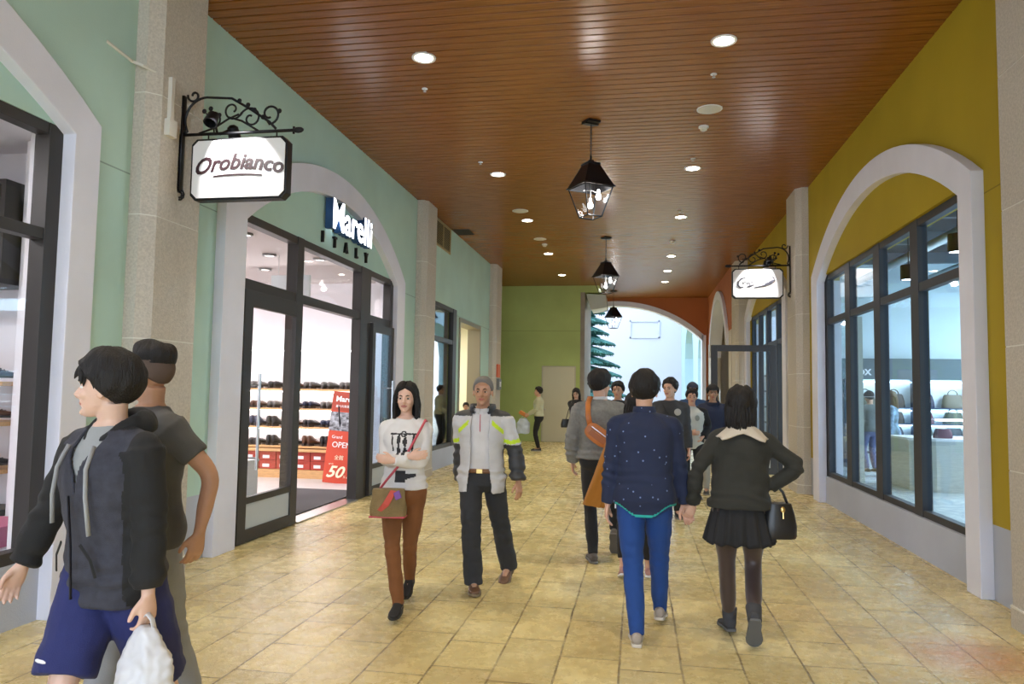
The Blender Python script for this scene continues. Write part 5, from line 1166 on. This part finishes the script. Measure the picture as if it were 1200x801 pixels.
q = M(); q.ell(p5.Hp[1].lerp(p5.Kn[1], .72)+V((0, .118, 0)), (.032, .006, .008), 10); q.build('shorts_logo', WHITE, p5.root, smooth=True)
# 6 --- man in grey t-shirt behind him
p6 = Person('man in plain grey t-shirt with shaved sides, walking behind the hoodie man', (-2.24, 3.16), PI-.55, 1.775, 'm', 'tan', lean=.02, head=(-.75, .0, 0), build=1.1,
            feet=[((-2.05, 3.30, .09), 0, 0), ((-2.3, 2.95, .09), 0, 0)], hands=[(-1.93, 3.10, .95), (-2.28, 3.36, .95)], elbow=[(-.4, -.8, 0), (.4, -.8, 0)], curl=(.6, .5), palm=((1, .1, 0), (-1, .1, 0)))
GY = cloth('slate_tee', (.085, .085, .088)); p6.top('t_shirt', GY, .86, 1.485, .026, .62, .020, 0, .006, seed=8, shape=lambda z, w, d, yo: (max(w, .178), max(d, .13), yo))
p6.collar(GY, .061, .062, .012); p6.pants('trousers', cloth('grey_marl', (.26, .27, .29)), r_=[.02]*5, folds=.006); p6.shoes(BLK, kind='trainer'); p6.hair('crop', mat('shaved_hair', (.10, .065, .05), .8), vol=.002, locks=0, seed=4); 
p6.hairo.name = 'shaved_sides'; p6.hair('fade', vol=.024, locks=0, seed=4)
# white carrier bag in the hoodie man's hand
t = empty('carrier_bag', (-1.745, 2.50, .36)); tag(t, 'crumpled white plastic carrier bag hanging from the hoodie man\'s hand', 'bag'); b = M(); rings = []
for z, w, d in ((0, .085, .05), (.02, .125, .075), (.14, .13, .085), (.26, .115, .07), (.33, .075, .045), (.38, .035, .022)): rings.append([(.82*w*math.cos(a)*(1+.10*math.sin(5*a+z*9)), d*math.sin(a)*(1+.12*math.cos(4*a+z*14)), z) for a in [2*PI*j/40 for j in range(40)]])
b.ring(rings); me = remesh(b, .007, 2); disp(me, lambda c_, n: .012*noise.noise(c_*17)+.006*noise.noise(c_*40)); set_mats(me, [mat('white_film', (.66, .66, .70), .35, alpha=.92)], None); o = obj_from(me, 'bag_body', t)
M().tube([(-.03, 0, .36), (-.018, 0, .40), (0, 0, .42), (.018, 0, .40), (.03, 0, .36)], [(.014, .004)]*5, 8).build('handle', mat('white_film', (.66, .66, .70), .35), t, smooth=2)
# 7 --- man in grey jumper with orange cross-body bag
p7 = Person('man with glasses and grey jumper wearing an orange crossbody bag, seen from behind', (-.36, 7.32), .08, 1.81, 'm', 'light', lean=.02, head=(-.75, -.02, 0), build=1.08,
            feet=[((-.41, 7.22, .09), 0, .1), ((-.22, 7.62, .21), .9, -.2)], hands=[(-.63, 7.40, .92), (-.10, 7.45, .95)], elbow=[(-.5, -.7, 0), (.5, -.6, 0)])
GJ = cloth('grey_marl_jumper', (.20, .20, .19), noise_s=40, noise_a=.12); p7.top('jumper', GJ, .94, 1.485, .036, 1.93, .030, .006, .008, seed=11, gather=1.0, shape=lambda z, w, d, yo: (max(w, .185), max(d, .14), yo)); p7.collar(GJ, .062, .064, .02)
p7.collar(cloth('white_shirt_collar', (.6, .6, .62)), .058, .060, .042)
p7.pants('trousers', BLK, r_=[.008, .008, .008, .010, .012], t1=(1.95, 1.86)); p7.shoes(mat('brown_grey_trainer', (.10, .085, .075), .8), mat('dark_sole', (.14, .13, .12), .8), kind='trainer', fat=1.1); p7.hair('short', vol=.022, locks=120, seed=12)
gl = M()
for sx in (-1, 1): gl.tube([p7.hp(sx*.031+.024*math.cos(a), .106, .0+.019*math.sin(a)) for a in [2*PI*j/16 for j in range(17)]], .0022, 5); gl.tube([p7.hp(sx*.055, .104, .004), p7.hp(sx*.083, .01, .0), p7.hp(sx*.082, -.03, -.008)], .0025, 5)
gl.tube([p7.hp(-.008, .108, .003), p7.hp(.008, .108, .003)], .0022, 5); gl.build('glasses', BLACK, p7.root, smooth=2)
ORB = mat('orange_leather', (.50, .16, .030), .45, noise_s=6, noise_a=.12)
sp_ = p7.tp(-.02, -.185, 1.16); spw = p7.root.matrix_basis @ sp_
t = empty('crossbody_bag', tuple(spw), .08); tag(t, 'orange leather crossbody bag worn on the back of the man in grey', 'bag')
Q = Matrix.Rotation(math.radians(36), 4, 'Y')
b = M(); b.T = Q; b.ring([[(x*math.cos(a)*(abs(math.cos(a))**-.3 if abs(math.cos(a)) > .05 else 1), yy+0*math.sin(a), z*math.sin(a)*(abs(math.sin(a))**-.3 if abs(math.sin(a)) > .05 else 1)) for a in [2*PI*j/28 for j in range(28)]] for yy, x, z in ((-.045, .12, .065), (-.04, .135, .078), (.0, .14, .082), (.02, .13, .075))]); b.build('body', ORB, t, smooth=True)
b = M(); b.T = Q; b.box(-.11, .11, -.055, -.045, .018, .024); b.box(-.09, .09, -.058, -.045, -.045, .005); b.build('front_pocket', mat('orange_leather_dark', (.38, .11, .02), .45), t, bevel=.004)
b = M(); b.T = Q; b.box(-.10, .09, -.060, -.056, .028, .034); b.build('zip', STEEL, t)
Ti = (Matrix.Translation(spw) @ Matrix.Rotation(.08, 4, 'Z')).inverted() @ p7.root.matrix_basis
M().tube([Ti @ p7.tp(*q) for q in ((-.09, -.165, 1.22), (-.115, -.162, 1.34), (-.115, -.120, 1.452), (-.095, -.02, 1.515), (-.06, .08, 1.46))], [(.026, .005)]*5, 8, up=(1, 0, 0)).build('strap', ORB, t, smooth=2)
# 8 --- woman in mustard coat
p8 = Person('woman in mustard orange coat mostly hidden behind the man in blue', (-.02, 6.55), -.05, 1.60, 'f', 'light', lean=.02, head=(-.2, 0, 0), feet=[((-.12, 6.62, .11), .3, .1), ((.10, 6.75, .09), 0, 0)], hands=[(-.22, 6.55, .82), (.2, 6.6, .85)])
MU = cloth('mustard_wool', (.42, .17, .022), bump=.35)
p8.top('coat', MU, .86, 1.48, .040, 1.9, .03, .0, .006, seed=13); p8.collar(MU, .066, .080, .055)
p8.pants('trousers', BLK, r_=[.01]*5, t1=1.75, near=False) if False else p8.pants('trousers', BLK, r_=[.01]*5, t1=1.75)
p8.shoes(mat('rose_trainer', (.45, .24, .22), .7), mat('white_sole', (.75, .75, .75), .6), kind='trainer'); p8.hair('bob', vol=.018, locks=60, seed=14)
q = M(); rings = []     # swinging coat skirt blown out to the left, a thick hanging panel
Ti = p8.root.matrix_basis.inverted()
for t_ in [i/12 for i in range(13)]:
    xl = lerp(-.20, -.475, t_**1.05); xr = lerp(.04, -.285, t_**1.1); z = lerp(1.40, .63, t_); zr = z-.03; yy = lerp(6.50, 6.62, t_)
    n = 22; ring = []
    for j in range(n):
        a = 2*PI*j/n; c_, s_ = math.cos(a), math.sin(a); xm = (xl+xr)/2; hw_ = (xr-xl)/2
        ring.append(Ti @ V((xm+hw_*(abs(c_)**.6)*(1 if c_ > 0 else -1), yy+lerp(.09, .035, t_)*s_+.012*math.sin(c_*7+t_*3), lerp(z, zr, (c_+1)/2))))
    rings.append(ring)
q.ring(rings); me = remesh(q, .009, 2); disp(me, lambda c_, n: .004*noise.noise(c_*9)); set_mats(me, [MU], None); obj_from(me, 'coat_tail', p8.root)
# ---- smaller figures, farther back
def simple(label, loc, heading, H_, sex, skin, topm, topname, pantm, shoem, hair='short', hat=None, head=(0, 0, 0), hands=None, elbow=None, feet=None, mats=None, fmat=None, infl=.03, z0=.88, seed=1, sleeve=1.93, collar=None, handdir=(None, None), build=1.0, lean=.03, hairm=None, curl=(.5, .5)):
    q = Person(label, loc, heading, H_, sex, skin, lean=lean, head=head, near=False, hands=hands, elbow=elbow, feet=feet, handdir=handdir, build=build, curl=curl)
    q.top(topname, topm, z0, 1.485, infl, sleeve, .024, .004, .006, mats=mats, fmat=fmat, seed=seed, shape=lambda z, w, d, yo: (max(w, .165 if sex == 'm' else .14), max(d, .12), yo))
    if collar: q.collar(collar, .062, .074, .035)
    q.pants('trousers', pantm, r_=[.014]*5, seed=seed); q.shoes(shoem, kind='shoe'); q.hair(hair, hairm, .018, 30, seed, hat=hat); return q
SHO = mat('dark_shoe', (.03, .03, .03), .6)
CRM = cloth('cream_shirt', (.50, .50, .34)); NAVY = cloth('navy_fleece', (.016, .022, .055)); GH = cloth('dark_grey_fleece', (.045, .047, .052)); RW = cloth('white_raglan', (.55, .56, .52)); BJ = cloth('blue_padded', (.02, .06, .16)); KH = cloth('khaki_cotton', (.42, .40, .34))
p9 = simple('man in pale cream shirt and black trousers standing sideways by the green wall', (-2.68, 20.42), PI/2+.15, 1.74, 'm', 'light', CRM, 'shirt', BLK, SHO, hands=[(-2.96, 20.30, 1.00), (-2.98, 20.52, .98)], elbow=[(-.4, -1, 0), (.4, -1, 0)], seed=21, z0=.95)
t = empty('folder', (-3.10, 20.40, 1.0)); tag(t, 'orange package held out by the man in cream shirt', 'package'); b = M(); b.T = Matrix.Rotation(.5, 4, 'Y'); b.box(-.13, .12, -.08, .08, -.05, .05); b.build('wrap', mat('orange_wrap', (.62, .22, .05), .6), t, bevel=.02)
t.name = 'package'
t = empty('carrier_bag', (-3.10, 20.38, .46)); tag(t, 'pale blue carrier bag hanging below the orange package, far left', 'bag'); b = M(); b.ring([[(w*math.cos(a), .07*math.sin(a), z) for a in [2*PI*j/16 for j in range(16)]] for z, w in ((0, .17), (.05, .19), (.3, .18), (.42, .10))]); me = remesh(b, .014, 2); disp(me, lambda c_, n: .02*noise.noise(c_*9)); set_mats(me, [mat('pale_blue_film', (.58, .66, .78), .4)], None); obj_from(me, 'bag_body', t)
M().tube([(-.07, 0, .40), (0, 0, .52), (.07, 0, .40)], .01, 6).build('handle', mat('pale_blue_film', (.5, .6, .7), .4), t)
p10 = simple('woman in black with long hair looking at her phone by the cream door', (-1.45, 17.9), PI-.1, 1.70, 'f', 'fair', BLK, 'coat', BLK, SHO, 'long', head=(0, -.35, 0), hands=[(-1.33, 17.62, 1.28), (-1.48, 17.62, 1.27)], elbow=[(-.5, -1, 0), (.5, -1, 0)], seed=22, z0=.80)
t = empty('phone', (-1.40, 17.52, 1.335)); t.rotation_euler = (-.5, 0, 0); tag(t, 'small phone held by the woman in black', 'phone'); M().box(-.035, .035, -.004, .004, -.07, .07).build('case', BLACK, t, bevel=.003); M().box(-.03, .03, .004, .005, -.062, .062).build('screen', mat('phone_screen', (.05, .06, .08), .1), t)
shoulder_bag('shoulder_bag', (-1.68, 17.75, .78), .2, 'black shoulder bag of the woman looking at her phone', .24, .2, .1, bagL, [(-1.68, 17.75, .96), (-1.62, 17.78, 1.2), (-1.55, 17.84, 1.40)], bagL)
p11 = simple('man in dark grey zip jacket coming the other way, partly behind the blue-shirt man', (.42, 10.1), PI, 1.80, 'm', 'light', GH, 'jacket', DENIM, SHO, head=(-.5, 0, 0), seed=23)
M().ell((0, 0, 0), (.045, .004, .045), 14).build('chest_badge', mat('badge_grey', (.4, .4, .4), .6), p11.root).location = p11.tp(-.09, .165, 1.34)
p11.band('bag_strap', BLK, [(.11, .08, 1.47), (.06, .165, 1.36), (-.05, .172, 1.2), (-.15, .15, 1.05)], .02, .004)
p12 = simple('dark-haired man in black between the grey-jumper man and the blue-shirt man', (-.30, 11.5), PI+.1, 1.77, 'm', 'tan', BLK, 'sweater', BLK, SHO, seed=24, head=(-.3, 0, 0))
def rag(q, s, c_): return 1 if (on_arm(s, c_) and abs(q.x) > .13) or (q.z > 1.36 and abs(q.x) > .20-(q.z-1.36)*1.2) else 0
p13 = simple('smiling young man in white raglan top with black sleeves facing the camera', (.835, 12.0), PI, 1.68, 'm', 'light', RW, 'raglan_top', DENIM, mat('pale_trainer', (.5, .5, .5), .7), mats=[RW, BLK], fmat=rag, hands=[(1.00, 11.95, .95), (.80, 11.75, 1.02)], elbow=[(-.6, -.8, 0), (.9, -.5, 0)], handdir=(None, (-.8, .3, 0)), seed=25, z0=.80)
M().ell((0, 0, 0), (.035, .003, .045), 14).build('chest_print', mat('print_grey', (.25, .27, .25), .7), p13.root).location = p13.tp(-.075, .16, 1.30)
p14 = simple('man in blue padded jacket and dark cap behind the raglan-top man', (.98, 13.9), PI, 1.80, 'm', 'tan', BJ, 'padded_jacket', BLK, SHO, hat=mat('dark_cap', (.03, .04, .07), .8), seed=26, infl=.05)
p15 = simple('man in navy hooded fleece, black cap and khaki trousers facing the camera', (1.21, 12.6), PI, 1.75, 'm', 'tan', NAVY, 'hooded_fleece', KH, SHO, hat=mat('black_cap', (.012, .012, .014), .8), seed=27, hands=[(1.43, 12.5, .85), (1.01, 12.5, .82)])
M().tube([p15.tp(.09*math.cos(a), -.01+.095*math.sin(a), 1.475-.03*math.sin(a)) for a in [2*PI*j/20 for j in range(21)]], .028, 10).build('hood', NAVY, p15.root, smooth=2)
p16 = simple('small boy in yellow and black top standing in the cream doorway', (-4.02, 17.3), PI+.3, 1.32, 'm', 'light', cloth('yellow_top', (.45, .34, .05)), 't_shirt', BLK, SHO, mats=[cloth('yellow_top', (.45, .34, .05)), BLK], fmat=lambda q, s, c_: 1 if (q.z < 1.30 and int(q.z*12) % 2) else 0, seed=28)
p17 = simple('shopper in dark jacket and jeans among the racks inside the bag shop', (4.95, 17.2), .4, 1.72, 'm', 'light', cloth('grey_green_coat', (.09, .11, .11)), 'jacket', cloth('blue_jean', (.05, .08, .20)), SHO, seed=29, head=(0, -.3, 0))
CAMO = mat('pale_blue_camo', (.16, .25, .34), .85, noise_s=9, noise_a=.8)
p18 = simple('shopper in pale blue camouflage hoodie and jeans beside the shop counter', (5.05, 16.1), 1.2, 1.72, 'f', 'light', CAMO, 'hoodie', cloth('navy_jean', (.03, .05, .16)), mat('pale_trainer', (.5, .5, .5), .7), 'long', seed=30, head=(.2, 0, 0), hairm=mat('brown_hair', (.10, .06, .03), .5))
